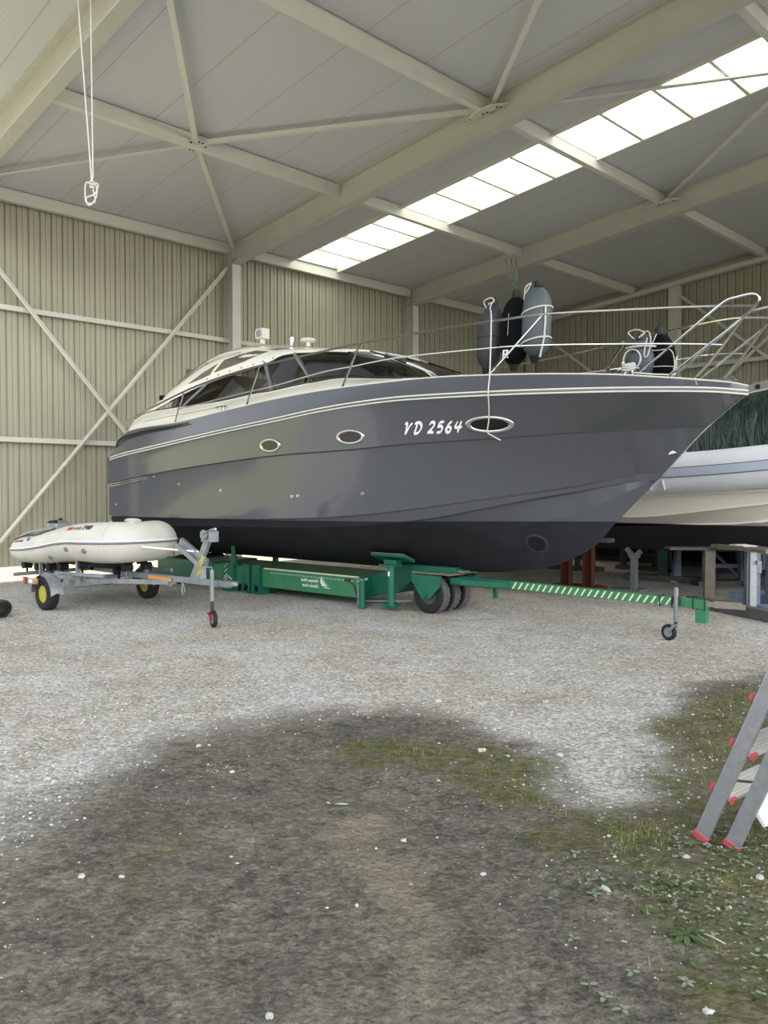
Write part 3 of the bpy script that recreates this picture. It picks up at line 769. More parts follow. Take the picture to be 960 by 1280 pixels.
# portlights
def port(s, z, a, h):
    mb = MB(); n = 36
    def ring(k, off): return [on_hull(s+a*k*cos(2*pi*i/n), z+h*(k+(k-1)*.4)*sin(2*pi*i/n), off) for i in range(n)]
    rs = [ring(1.0, .0), ring(.98, .014), ring(.9, .02), ring(.8, .016), ring(.76, .002)]
    mb.add([q for r in rs for q in r], [(j*n+i, j*n+(i+1) % n, (j+1)*n+(i+1) % n, (j+1)*n+i) for j in range(4) for i in range(n)])
    f = mb.build('portlight', M['chrome'], parent=yacht, sharp=60)
    mb = MB(); r = ring(.79, .006); mb.add(r+[on_hull(s, z, .008)], [(i, (i+1) % n, n) for i in range(n)])
    mb.build('pane', M['portglass'], parent=f)
M['portglass'] = mat('dark_red_glass', srgb(26, 10, 14), .1, coat=.5, noise_amt=.8, nscale=16, spec=.3)
port(5.345, 2.155, .19, .088); port(4.035, 2.215, .205, .088); port(2.325, 2.298, .255, .088)
# registration: brush script strokes laid on the topsides
STK = {'V': [[(0, .86), (.16, .98), (.3, .92), (.3, .55), (.27, .0), (.5, .4), (.78, .8), (1.05, .96)]],
       'D': [[(.35, .92), (.28, .5), (.16, .06), (.55, .03), (.92, .35), (.98, .72), (.7, .97), (.3, 1.0), (.02, .86)]],
       '2': [[(.1, .72), (.35, .98), (.72, .92), (.7, .62), (.35, .3), (.0, .03), (.3, .1), (.78, .02)]],
       '5': [[(.32, .93), (.2, .55), (.5, .62), (.72, .4), (.55, .08), (.05, .03)], [(.3, .94), (.9, 1.0)]],
       '6': [[(.78, 1.0), (.35, .72), (.1, .3), (.3, .02), (.62, .1), (.66, .4), (.4, .5), (.15, .3)]],
       '4': [[(.38, .98), (.1, .5), (.5, .42), (.95, .5)], [(.85, 1.02), (.62, .5), (.45, -.04)]]}
mb = MB(); x = 0; s0 = 3.315; hz = .118; total = 7.45
for ch in 'VD 2564':
    if ch == ' ': x += .52; continue
    for strk in STK[ch]:
        P = spline([(a, b, 0) for a, b in strk], 6); rows = []
        for i, q in enumerate(P):
            t = P[min(i+1, len(P)-1)]-P[max(0, i-1)]; t.normalize()
            nrm = V3((-t.y, t.x, 0)); wd = (.08+.07*abs(nrm.x*.6+nrm.y*.8))*(1 if 1 < i < len(P)-2 else .6)
            row = []
            for sg in (-1, 1):
                lx = x+(q.x+nrm.x*wd*sg)*.82+.42*(q.y+nrm.y*wd*sg); ly = q.y+nrm.y*wd*sg
                row.append(on_hull(s0-lx*.80/total, 2.225+lx/total*.0+ly*hz+ (.0), .004))
            rows.append(row)
        mb.grid(rows)
    x += 1.12 if ch == 'V' else 1.08 if ch == 'D' else .93
mb.build('registration_lettering', M['lettering'], parent=yacht, fix=False, smooth=False)
# skin fittings and drains
for (s, z) in ((8.01, 1.781), (7.37, 1.67), (6.41, 1.577), (5.05, 1.505), (4.95, 1.512), (3.99, 1.543), (9.1, 1.35)):
    mb = MB(); c = on_hull(s, z, 0); n = (on_hull(s, z, .1)-c).normalized()
    mb.torus(c+n*.004, n, .017, .006, 14, 6); mb.cyl(c-n*.01, c+n*.004, .010, 10, mat=1); mb.build('skin_fitting', [M['chrome'], M['black']], parent=yacht)
# bow thruster ring; a dark disc stands for the shaded tunnel inside
mb = MB(); c = V3((2.27, .345, .955)); 
s_ = section(2.27)
def bot(s, z):
    S = section(s)
    for i in range(len(S)-1):
        (b0, z0), (b1, z1) = S[i], S[i+1]
        if z1 <= z <= z0 and z0 > z1: return b0+(b1-b0)*(z0-z)/(z0-z1)
    return 0
c = V3((2.27, bot(2.27, .95), .95)); n_ = 24; rg = []
for k, off in ((1.35, .0), (1.1, .012), (.95, .006), (.9, -.0)):
    rg.append([V3((2.27+.10*k*cos(2*pi*i/n_), bot(2.27+.10*k*cos(2*pi*i/n_), .95+.09*k*sin(2*pi*i/n_))+off, .95+.09*k*sin(2*pi*i/n_))) for i in range(n_)])
mb.add([q for r in rg for q in r], [(j*n_+i, j*n_+(i+1) % n_, (j+1)*n_+(i+1) % n_, (j+1)*n_+i) for j in range(3) for i in range(n_)])
mb.add([q+V3((0, .004, 0)) for q in rg[2]], [tuple(range(n_))], 1)
mb.build('thruster_tunnel', [mat('fouling_paint', srgb(40, 44, 50), .8), mat('tunnel_shade', srgb(6, 7, 9), .9)], parent=yacht, fix=False)

# coaming / cabin side (white)
ct = [(9.0, 1.2, 2.70), (8.6, 1.2, 2.80), (7.78, 1.2, 2.832), (7.24, 1.2, 2.836), (6.65, 1.2, 2.861), (6.12, 1.2, 2.9), (5.74, 1.18, 2.916), (5.31, 1.14, 2.959), (4.91, 1.10, 2.992), (4.7, 1.07, 3.006),
      (4.51, 1.03, 3.003), (4.13, .95, 2.972), (3.8, .83, 2.952), (3.6, .62, 2.95), (3.5, .4, 2.952), (3.45, .0, 2.955)]
CT = spline(ct, 4)
def base_pt(q, k=0.0):
    out = .14 if q.x > 5 else .14+.10*(5-q.x)
    s = q.x-(.45 if q.x < 3.9 else .25*sm(5.0, 3.9, q.x)); b = min(q.y+out+.05, bDk(max(s, 0))-.09) if q.y > .3 else q.y*1.3
    return V3((s, b, zD(s)+.015+(.03 if s < 4 else 0)))
mb = MB()
for sg in (1, -1):
    rows = []
    for q in CT:
        a = base_pt(q); m_ = a*.45+q*.55+V3((0, .02, 0)); qi = V3((q.x+.02, max(0, q.y-.06), q.z-.0))
        rows.append([(v.x, sg*v.y, v.z) for v in (a, a*.7+m_*.3+V3((0, .012, .012)), m_, q-V3((0, -.0, .012)), q, qi, qi-V3((0, 0, .2)))])
    mb.grid(rows, flip=sg > 0)
mb.build('cabin_side', M['white'], parent=yacht, sharp=35)
# styling crease along the white side
mb = MB(); P = [(8.55, 1.345, 2.66), (7.9, 1.34, 2.70), (7.2, 1.335, 2.735), (6.5, 1.33, 2.79)]
mb.tube(spline([(a, b-.005, c) for a, b, c in P], 6), .009, 6); mb.build('side_moulding', M['white'], parent=yacht)
# hardtop shell
zLow = smooth_tab([(4.3, 3.30), (4.7, 3.36), (5.01, 3.39), (5.46, 3.418), (5.71, 3.415), (5.93, 3.355), (6.35, 3.284), (6.9, 3.22), (7.5, 3.12), (8.06, 2.96), (8.4, 2.86), (9.1, 2.64)])
bLow = smooth_tab([(4.3, .84), (4.7, .93), (5.3, .98), (6, 1.02), (7.5, 1.06), (8.1, 1.14), (9.1, 1.2)])
zSh = smooth_tab([(4.3, 3.33), (4.7, 3.40), (5.1, 3.455), (5.5, 3.50), (6, 3.565), (6.6, 3.625), (7.02, 3.612), (7.49, 3.52), (7.99, 3.305), (8.35, 3.123), (8.61, 2.965), (8.79, 2.874), (9.08, 2.66)])
bSh = smooth_tab([(4.3, .72), (4.7, .82), (5.3, .86), (6, .88), (7.5, .92), (8.3, .98), (9.1, 1.04)])
zCr = smooth_tab([(4.2, 3.30), (4.37, 3.335), (4.83, 3.43), (5.2, 3.52), (5.58, 3.605), (6, 3.665), (6.5, 3.755), (7.03, 3.815), (7.8, 3.70), (8.2, 3.55)])
def side_pt(s, t, off=0.0):
    """point on the hardtop flank, t=0 lower edge, t=1 shoulder"""
    a = V3((s, bLow(s), zLow(s))); b = V3((s, bSh(s), zSh(s))); q = a.lerp(b, t)+V3((0, .035*sin(pi*t), .015*sin(pi*t)))
    return q+V3((0, 1, .35)).normalized()*off
for sg in (1, -1):
    mb = MB(); rows = []
    SS = [4.62+i*.12 for i in range(38)]
    for s in SS:
        r = [side_pt(s, t) for t in (0, .1, .2, .4, .6, .8, .92, 1)]
        r += [V3((s, bSh(s)-.05, zSh(s)-.02)), V3((s, bLow(s)-.07, zLow(s)+.02)), V3((s, bLow(s), zLow(s)))]
        rows.append([(v.x, sg*v.y, v.z) for v in r])
    mb.grid(rows, flip=sg > 0); n_ = len(rows[0])
    mb.add(rows[0], [tuple(range(n_-1))]); mb.add(rows[-1], [tuple(range(n_-1))])
    mb.build('hardtop_arch', M['white'], parent=yacht, sharp=40)
mb = MB(); rows = []
for s in [4.62+i*.12 for i in range(28)]:
    aft = sm(7.3, 7.9, s)*.05
    rows.append([(s, y*bSh(s), zSh(s)+(zCr(s)-zSh(s))*(1-abs(y)**2.2)) for y in (-1, -.9, -.7, -.4, 0, .4, .7, .9, 1)])
mb.grid(rows); rows2 = [[(a, b*.97, c-.05) for a, b, c in r] for r in rows]; mb.grid(rows2, flip=True)
for r1, r2 in ((rows[0], rows2[0]), (rows[-1], rows2[-1])): mb.grid([r1, r2])
mb.build('hardtop_roof', M['white'], parent=yacht, sharp=40)
# tinted quarter panes set in the arch
def tri_pane(pts, name='arch_pane', m='browng'):
    for sg in (1, -1):
        mb = MB(); P = [side_pt(s, t, .008) for s, t in pts]; n = len(P)
        P = [V3((q.x, q.y*sg, q.z)) for q in P]; mb.add(P+[q+V3((0, -.012*sg, 0)) for q in P], [tuple(range(n)), tuple(range(2*n-1, n-1, -1))]+[(i, (i+1) % n, n+(i+1) % n, n+i) for i in range(n)])
        mb.build(name, M[m], parent=yacht, smooth=False)
def st_t(s, z): return (s, (z-zLow(s))/(zSh(s)-zLow(s)))
tri_pane([st_t(7.74, 3.175), st_t(7.45, 3.31), st_t(7.12, 3.425), st_t(7.26, 3.275)])
tri_pane([st_t(7.16, 3.30), st_t(6.98, 3.47), st_t(6.6, 3.525), st_t(6.34, 3.548), st_t(6.08, 3.50), st_t(6.5, 3.40)])
tri_pane([st_t(6.12, 3.555), st_t(5.9, 3.545), st_t(5.72, 3.52), st_t(5.91, 3.51)])
# grooves following the arch and row of studs
for t0 in (.86, .78):
    for sg in (1,):
        mb = MB(); mb.tube([V3((side_pt(s, t0-.10*max(0, 6.8-s), .0)).to_tuple()) for s in [8.7-i*.12 for i in range(18)]], .006, 6); mb.build('arch_groove', M['textgrey'], parent=yacht)
mb = MB()
for s in (7.3, 7.05, 6.8, 6.55, 6.3, 6.1, 5.9):
    q = side_pt(s, .16, 0); mb.cyl(q, q+V3((0, .012, 0)), .008, 8)
mb.build('press_stud', M['bolt'], parent=yacht)
# air intake slot and side light on the arch leg
mb = MB(); P = []
pa, pb = side_pt(7.99, .74, .008), side_pt(7.47, .84, .008)
d = (pb-pa); u = V3((0, -.3, 1)).cross(d).normalized()*0+V3((.6, 0, .8))
u = (V3((d.z, 0, -d.x))).normalized()*-1; W = .04
ring = []
for i in range(9): a = -pi/2+pi*i/8; ring.append(pb+d.normalized()*W*cos(a)+u*W*sin(a))
for i in range(9): a = pi/2+pi*i/8; ring.append(pa+d.normalized()*W*cos(a)+u*W*sin(a))
mb.tube(ring, .009, 6, closed=True); mb.build('air_intake', M['textgrey'], parent=yacht)
mb = MB(); q = side_pt(8.36, .55, .0); mb.box(q+V3((0, .01, 0)), (.09, .04, .075)); mb.box(q+V3((0, .03, 0)), (.05, .02, .04), mat=1); mb.build('side_light', [M['black'], M['glass']], parent=yacht)
# side windows between coaming and hardtop
def win(s0, s1, n=10, sg=1):
    rows = []
    for i in range(n+1):
        s = s0+(s1-s0)*i/n; cz = lerp_tab([(q.x, q.z) for q in reversed(CT)])(s); cb = lerp_tab([(q.x, q.y) for q in reversed(CT)])(s)
        zt = max(zLow(s)+.005, cz+.002)
        rows.append([(s, sg*(cb-.02+(bLow(s)-.02-cb+.02)*t), cz-.005+(zt-cz)*t) for t in (0, .5, 1)])
    return rows
for sg in (1, -1):
    mb = MB(); mb.grid(win(8.05, 5.40, 24, sg)); mb.build('side_window', M['glass'], parent=yacht, fix=False)
    for (a, b) in (((5.75, 1.165, 2.93), (6.06, 1.01, 3.345)), ((7.72, 1.19, 2.84), (7.3, 1.06, 3.16)), ((5.06, 1.09, 2.99), (5.5, .985, 3.42))):
        mb = MB(); mb.bar((a[0], sg*a[1], a[2]), (b[0], sg*b[1], b[2]), .035, .05 if a[0] < 7 else .012, (0, 1, 0)); mb.build('window_pillar', M['textgrey'], parent=yacht)
    mb = MB(); mb.tube([(q.x, sg*(q.y-.008), q.z+.008) for q in CT], .011, 6); mb.build('window_gasket', M['bolt'], parent=yacht)
    mb = MB(); mb.tube([(s, sg*(bLow(s)+.002), zLow(s)-.004) for s in [8.1-i*.1 for i in range(36)]], .009, 6); mb.build('hardtop_edge', M['bolt'], parent=yacht)
# windscreen
up = spline([(5.46, .985, 3.415), (5.01, .955, 3.385), (4.72, .86, 3.38), (4.5, .6, 3.375), (4.42, .3, 3.37), (4.4, 0, 3.37)], 5)
lo_src = [q for q in CT if q.x <= 5.12]
def resample(P, n):
    L = [0]
    for i in range(1, len(P)): L.append(L[-1]+(P[i]-P[i-1]).length)
    out = []
    for k in range(n):
        t = L[-1]*k/(n-1)
        for i in range(1, len(P)):
            if t <= L[i]+1e-9: break
        out.append(P[i-1].lerp(P[i], (t-L[i-1])/max(1e-9, L[i]-L[i-1])))
    return out
ua, la = resample(up, 22), resample(lo_src, 22)
mb = MB()
for sg in (1, -1):
    rows = []
    for a, b in zip(la, ua):
        r = []
        for t in (0, .25, .5, .75, 1):
            q = a.lerp(b, t); o = V3((-1, .35, .6)).normalized()*(.07*sin(pi*t)); r.append((q.x+o.x*min(1, 1.2), sg*(q.y+o.y*min(q.y, 1)), q.z+o.z))
        rows.append(r)
    mb.grid(rows, flip=sg > 0)
mb.build('windscreen', M['glass'], parent=yacht, fix=False, sharp=60)
for y in (.42, -.42):
    mb = MB(); mb.tube([(3.50, y, 2.96), (3.9, y*.97, 3.17), (4.42, y*.9, 3.38)], .014, 6); mb.build('windscreen_mullion', M['textgrey'], parent=yacht)
for y0 in (.62, -.1, -.6):
    mb = MB(); mb.tube([(3.56, y0, 2.97), (3.75, y0+.1, 3.10), (4.05, y0+.22, 3.24)], .009, 6); mb.tube([(3.86, y0+.02, 3.17), (4.2, y0+.32, 3.32)], .011, 6); mb.build('wiper', M['black'], parent=yacht)
mb = MB(); mb.tube([q+V3((-.01, 0, .01)) for q in la]+[V3((q.x-.01, -q.y, q.z+.01)) for q in reversed(la)], .014, 6); mb.build('windscreen_seal', M['black'], parent=yacht)
mb = MB(); mb.tube([q+V3((-.012, 0, .012)) for q in ua]+[V3((q.x-.012, -q.y, q.z+.012)) for q in reversed(ua)], .016, 6); mb.build('windscreen_header', M['white'], parent=yacht)
# cockpit inside: sole, dashboard, seats, wheel
mb = MB(); mb.box((6.9, 0, 2.3), (4.0, 2.2, .06)); mb.build('cockpit_sole', M['seat'], parent=yacht)
mb = MB(); mb.prism([(4.3, -1.0, 2.9), (5.3, -1.0, 3.02), (5.45, -1.0, 2.9), (5.5, -1.0, 2.4), (4.3, -1.0, 2.4)], (0, 2.0, 0)); mb.build('dashboard', mat('dash_grey', srgb(86, 84, 80), .6), parent=yacht, bevel=.03)
for (y, x) in ((.45, 6.05), (-.5, 6.05)):
    mb = MB(); P = [(x-.3, y-.24, 2.55), (x+.25, y-.24, 2.55), (x+.3, y-.24, 2.95), (x+.22, y-.24, 3.10), (x+.08, y-.24, 3.07), (x+.1, y-.24, 2.75), (x-.3, y-.24, 2.7)]
    mb.prism(P, (0, .48, 0)); mb.cyl((x, y, 2.3), (x, y, 2.57), .07); mb.build('helm_seat', M['seat'], parent=yacht, bevel=.05)
mb = MB(); mb.torus((5.62, .45, 3.02), (-.8, 0, .6), .19, .014); mb.bar((5.45, .45, 2.95), (5.62, .45, 3.02), .05, .05); mb.build('steering_wheel', M['black'], parent=yacht)
mb = MB(); mb.bar((8.0, -1.0, 2.55), (8.0, 1.0, 2.55), .5, .4); mb.build('aft_bench', M['seat'], parent=yacht, bevel=.05)
mb = MB(); rows = [[(8.2+.5*t, y, 3.50-.75*t-.12*sin(pi*t)) for t in (0, .25, .5, .75, 1)] for y in (-1.0, -.95, -.5, 0, .5, .75)]
mb.grid(rows); mb.build('canvas_cover', M['canvas'], parent=yacht, fix=False)
# items on the roof: searchlight, beacon, radar-like mushroom
mb = MB(); mb.box((6.64, .55, 3.885), (.17, .13, .15)); mb.box((6.64, .55, 3.79), (.05, .06, .1)); mb.torus((6.64, .625, 3.885), (0, 1, .0), .0, .0, prof=[(.06, 0), (.07, .012), (.075, 0)]); mb.box((6.64, .62, 3.885), (.12, .01, .10), mat=1); mb.build('searchlight', [M['white'], M['chrome']], parent=yacht, bevel=.015)
mb = MB(); mb.lathe([(.035, 0), (.035, .05), (.045, .06), (.045, .12), (.02, .135)], (6.02, .55, 3.64)); mb.build('anchor_light', M['chrome'], parent=yacht)
mb = MB(); mb.lathe([(.03, 0), (.03, .05), (.10, .065), (.115, .085), (.1, .105), (.03, .115)], (5.74, .5, 3.61)); mb.build('mushroom_vent', M['white'], parent=yacht)
# mooring cleats
def cleat(s, y, z, nm='mooring_cleat'):
    mb = MB(); mb.tube([(s-.12, y, z+.045), (s-.06, y, z+.055), (s+.06, y, z+.055), (s+.12, y, z+.045)], .012, 8); mb.cyl((s-.04, y, z-.01), (s-.04, y, z+.05), .012); mb.cyl((s+.04, y, z-.01), (s+.04, y, z+.05), .012); return mb.build(nm, M['chrome'], parent=yacht)
cleat(6.5, 1.43, 2.685); cleat(6.5, -1.43, 2.685); cleat(1.05, .46, 2.80); cleat(1.05, -.46, 2.80)
mb = MB(); mb.tube([(1.05+.05*cos(t)*1.3, .46+.04*sin(t), 2.83+.004*t+.01*sin(t*3)) for t in [i*.5 for i in range(40)]], .012, 6); mb.tube([(1.05, .46, 2.84), (.98, .5, 2.80), (.8, .42, 2.775), (.62, .3, 2.765)], .009, 6); mb.build('mooring_line', M['rope'], parent=yacht, fix=False)
mb = MB(); mb.box((.32, 0, 2.715), (.42, .10, .02)); mb.tube([(.14, -.05, 2.72), (.14, .05, 2.72)], .022, 10); mb.build('anchor_roller', M['chrome'], parent=yacht)
mb = MB(); mb.box((1.8, -.35, 2.88), (.24, .22, .10)); mb.build('windlass', M['black'], parent=yacht, bevel=.02)
# guard rails
top = [(9.04, 1.35, 2.532), (8.96, 1.36, 2.655), (8.66, 1.37, 2.751), (8.08, 1.41, 2.86), (7.38, 1.43, 3.008), (6.76, 1.45, 3.104), (6.05, 1.47, 3.181), (5.41, 1.47, 3.23), (4.57, 1.45, 3.279), (4.06, 1.42, 3.313), (3.38, 1.36, 3.343),
       (2.77, 1.27, 3.369), (2.4, 1.2, 3.385), (1.89, 1.08, 3.41), (1.57, .97, 3.417), (.87, .62, 3.418), (.26, .37, 3.401), (-.15, .35, 3.35)]
mid = [(7.5, 1.45, 2.761), (6.76, 1.45, 2.824), (6.05, 1.47, 2.881), (5.42, 1.47, 2.926), (4.57, 1.45, 3.025), (4.06, 1.42, 3.057), (3.38, 1.36, 3.100), (2.4, 1.2, 3.108), (1.88, 1.08, 3.102), (1.13, .77, 3.074), (.48, .42, 3.049), (.13, .35, 3.01)]
for sg in (1, -1):
    g = lambda P: [(a, b*sg, c) for a, b, c in P]
    mb = MB(); mb.tube(spline(g(top), 5), .0135, 8); mb.build('guard_rail', M['chrome'], parent=yacht)
    mb = MB(); mb.tube(spline(g(mid), 5), .0085, 8); mb.build('mid_rail', M['chrome'], parent=yacht)
    for a, b in (((7.58, 1.44, 2.54), (7.36, 1.43, 3.01)), ((5.94, 1.47, 2.69), (5.66, 1.47, 3.21)), ((4.22, 1.44, 2.80), (3.94, 1.42, 3.32)), ((2.28, 1.2, 2.82), (1.74, 1.03, 3.412))):
        mb = MB(); mb.tube(g([a, b]), .0125, 8); mb.lathe([(.035, 0), (.03, .012), (.014, .03)], (a[0], a[1]*sg, a[2]-.008)); mb.build('stanchion', M['chrome'], parent=yacht)
        if a[0] < 3:
            mb = MB(); mb.box((1.97, sg*1.1, 3.107), (.035, .03, .03)); mb.box((1.75, sg*1.035, 3.41), (.035, .03, .035)); mb.build('rail_clamp', M['chrome'], parent=yacht)
    # pulpit hoops
    lp = [(1.0, .42, 2.765), (.3, .38, 3.30), (.12, .36, 3.43), (-.0, .35, 3.458), (-.12, .35, 3.468), (-.18, .35, 3.44), (-.19, .35, 3.39), (-.15, .35, 3.345), (-.04, .35, 3.243), (.13, .35, 3.01), (.30, .33, 2.82), (.42, .33, 2.70)]
    mb = MB(); mb.tube(g([lp[0], lp[1]])+spline(g(lp[1:8]), 4)+g(lp[8:]), .0135, 8); mb.build('pulpit', M['chrome'], parent=yacht)
    mb = MB(); mb.tube(g([(.66, .4, 2.745), (-.04, .35, 3.243)]), .0125, 8); mb.build('pulpit_strut', M['chrome'], parent=yacht)
# ------------------------------------------------------------------ green yard trailer under the yacht (same frame as the yacht)
tr = empty('boat_trailer', MBOAT, 'green hydraulic boat trailer with striped drawbar under the grey yacht', 'boat trailer')
def chan(pts, ext, m='green', name='chassis_plate', bev=.0):
    mb = MB(); mb.prism(pts, ext); return mb.build(name, M[m], parent=tr, smooth=False, bevel=bev)
# long box body: two side girders, end plates and deck
mb = MB()
for y in (.44, -.44): mb.box((7.0, y, .262), (4.36, .03, .285))
mb.box((7.0, 0, .39), (4.34, .86, .02)); mb.box((7.0, 0, .13), (4.34, .86, .02))
body = mb.build('chassis_box', M['green2'], parent=tr, smooth=False, bevel=.004)
mb = MB(); mb.box((4.83, 0, .26), (.03, .9, .29)); mb.build('end_plate', M['green'], parent=tr, smooth=False)
mb = MB(); mb.box((5.78, .452, .402), (1.9, .03, .018)); mb.build('edge_strip', M['cream'], parent=tr, smooth=False)
# painted garland, sail emblem and mirrored script on the girder
mb = MB(); yf = .4565
for i in range(22):
    x = 6.60-i*.078
    mb.prism([(x, yf, .342), (x-.018, yf, .352), (x-.030, yf, .342), (x-.016, yf, .336)], (0, .002, 0)); mb.prism([(x-.045, yf, .344), (x-.053, yf, .349), (x-.061, yf, .344), (x-.053, yf, .339)], (0, .002, 0))
ex = lambda pts: [(5.46+(a-5.13)*.78, yf, .20+(c-.16)*.80) for a, c in pts]
mb.prism(ex([(5.23, .37), (5.19, .30), (5.12, .235), (5.06, .20), (5.2, .195), (5.25, .26)]), (0, .002, 0))
mb.prism(ex([(5.205, .36), (5.15, .29), (5.03, .20), (5.10, .245), (5.165, .32)]), (0, .002, 0))
mb.prism(ex([(5.14, .185), (4.98, .172), (5.05, .160), (5.18, .172)]), (0, .002, 0))
for txt, xr, z, sz in (('Nautique Mont', 5.58, .272, .066), ('Chantier Naval', 5.58, .198, .062)):
    vs_, fs_ = textmesh(txt, sz, shear=.35, bold=.001)
    for v in vs_: pass
    mb.add([(xr+v.x*.86, yf+.001+v.z, z+v.y) for v in vs_], fs_)
mb.build('girder_lettering', M['paint_white'], parent=tr, fix=False, smooth=False)
# hanging loops on the girder
mb = MB(); mb.tube([(4.98, .47, .35), (4.95, .49, .33), (4.90, .48, .30), (4.86, .475, .20), (4.85, .47, .16)], .008, 6); mb.box((5.02, .475, .352), (.09, .03, .03)); mb.build('hose', M['bolt'], parent=tr)
# jack legs: near pair
def jack(x, y, z0, z1, r=.042, cap=True, stripe=False, name='jack_leg'):
    mb = MB(); mb.cyl((x, y, z0), (x, y, z1), r, 16); mb.cyl((x, y, z1), (x, y, z1+.015), r*1.3, 16); mb.cyl((x, y, z0), (x, y, z0+.02), r*1.25, 16)
    return mb.build(name, M['green'], parent=tr)
jack(4.70, .52, .01, .37); jack(4.30, .40, .10, .56, .045); jack(4.20, .52, .08, .60, .05)
mb = MB(); mb.bar((4.76, .56, .36), (4.62, .5, .40), .03, .03); mb.bar((4.73, .57, .05), (4.73, .57, .33), .02, .02); mb.box((4.7, .54, .385), (.10, .06, .03)); mb.build('jack_lever', M['galv'], parent=tr)
mb = MB(); mb.bar((4.66, .5, .10), (3.9, .5, .17), .014, .014); mb.build('link_rod', M['galv'], parent=tr)
mb = MB(); mb.box((4.25, .47, .60), (.26, .2, .03)); mb.build('jack_bracket', M['green'], parent=tr); mb = MB(); mb.box((4.25, .47, .08), (.2, .16, .05)); mb.build('jack_foot', M['green'], parent=tr); mb = MB(); mb.box((4.20, .572, .50), (.03, .004, .06)); mb.build('white_sticker', M['paint_white'], parent=tr)
# far pair of jacks with their guards
jack(7.50, .46, .03, .40, .075, name='jack_leg')
mb = MB(); mb.box((7.5, .47, .26), (.26, .12, .36)); mb.box((7.5, .47, .05), (.22, .14, .10))
for k in range(4): mb.prism([(7.58, .532, .14+k*.075), (7.50, .532, .20+k*.075), (7.50, .532, .215+k*.075), (7.58, .532, .155+k*.075)], (0, .002, 0), mat=1)
mb.build('jack_housing', [M['green'], M['cream']], parent=tr, smooth=False)
mb = MB(); mb.cyl((7.46, .44, .42), (7.46, .44, .78), .035); mb.cyl((7.46, .44, .42), (7.46, .44, .55), .06); mb.build('jack_ram', M['green'], parent=tr)
for x in (7.10, 6.86):                                   # guard plates with a square hole
    mb = MB(); y = .5; w_, t_ = .17, .02
    mb.box((x, y, .30), (w_, t_, .29)); mb.box((x, y, .02), (w_, t_, .03)); mb.box((x-w_/2+.015, y, .09), (.03, t_, .16)); mb.box((x+w_/2-.015, y, .09), (.03, t_, .16)); mb.box((x-w_/2+.01, y-.1, .2), (.02, .2, .42))
    mb.build('guard_plate', M['green'], parent=tr, smooth=False)
# pads that touch the hull bottom
def pad(x, y, z, tilt, L=.55):
    mb = MB(); rot = Matrix.Rotation(tilt, 3, 'X'); mb.box((x, y, z), (L, .26, .035), rot); mb.box((x, y, z+.022), (L, .26, .012), rot, mat=1); mb.box((x, y, z-.06), (.2, .12, .08)); return mb.build('hull_pad', [M['green'], M['wood']], parent=tr, bevel=.004)
pad(4.22, .47, .70, .36); pad(7.46, .44, .86, .30, .5); pad(4.22, -.47, .70, -.36); pad(7.46, -.44, .86, -.30, .5)
mb = MB(); mb.cyl((4.24, .46, .6), (4.24, .46, .66), .05); mb.cyl((4.24, -.46, .4), (4.24, -.46, .66), .05); mb.cyl((7.46, -.44, .4), (7.46, -.44, .80), .05); mb.build('pad_post', M['green'], parent=tr)
# rear body and wheels beyond
mb = MB(); mb.box((8.7, 0, .28), (1.5, .95, .30)); mb.build('rear_body', M['green'], parent=tr, smooth=False, bevel=.01)
# gooseneck up to the fork
mb = MB(); mb.prism([(4.84, .2, .13), (4.84, .2, .40), (4.2, .2, .60), (3.42, .2, .60), (3.42, .2, .50), (4.0, .2, .48), (4.35, .2, .20)], (0, -.4, 0)); mb.build('gooseneck', M['green'], parent=tr, smooth=False, bevel=.006)
mb = MB(); mb.box((3.72, .0, .515), (.62, .62, .02)); mb.box((3.5, .0, .55), (.35, .3, .02)); mb.cyl((3.55, 0, .49), (3.55, 0, .60), .1); mb.build('turntable', M['wood'], parent=tr, smooth=False)
for y in (.40, -.40):
    mb = MB(); mb.prism([(3.98, y, .50), (3.50, y, .50), (3.52, y, .36), (3.68, y, .20), (3.80, y, .20), (3.95, y, .40)], (0, -.02, 0)); mb.cyl((3.74, y-.03, .25), (3.74, y+.035, .25), .03); mb.build('wheel_fork', M['green'], parent=tr, smooth=False)
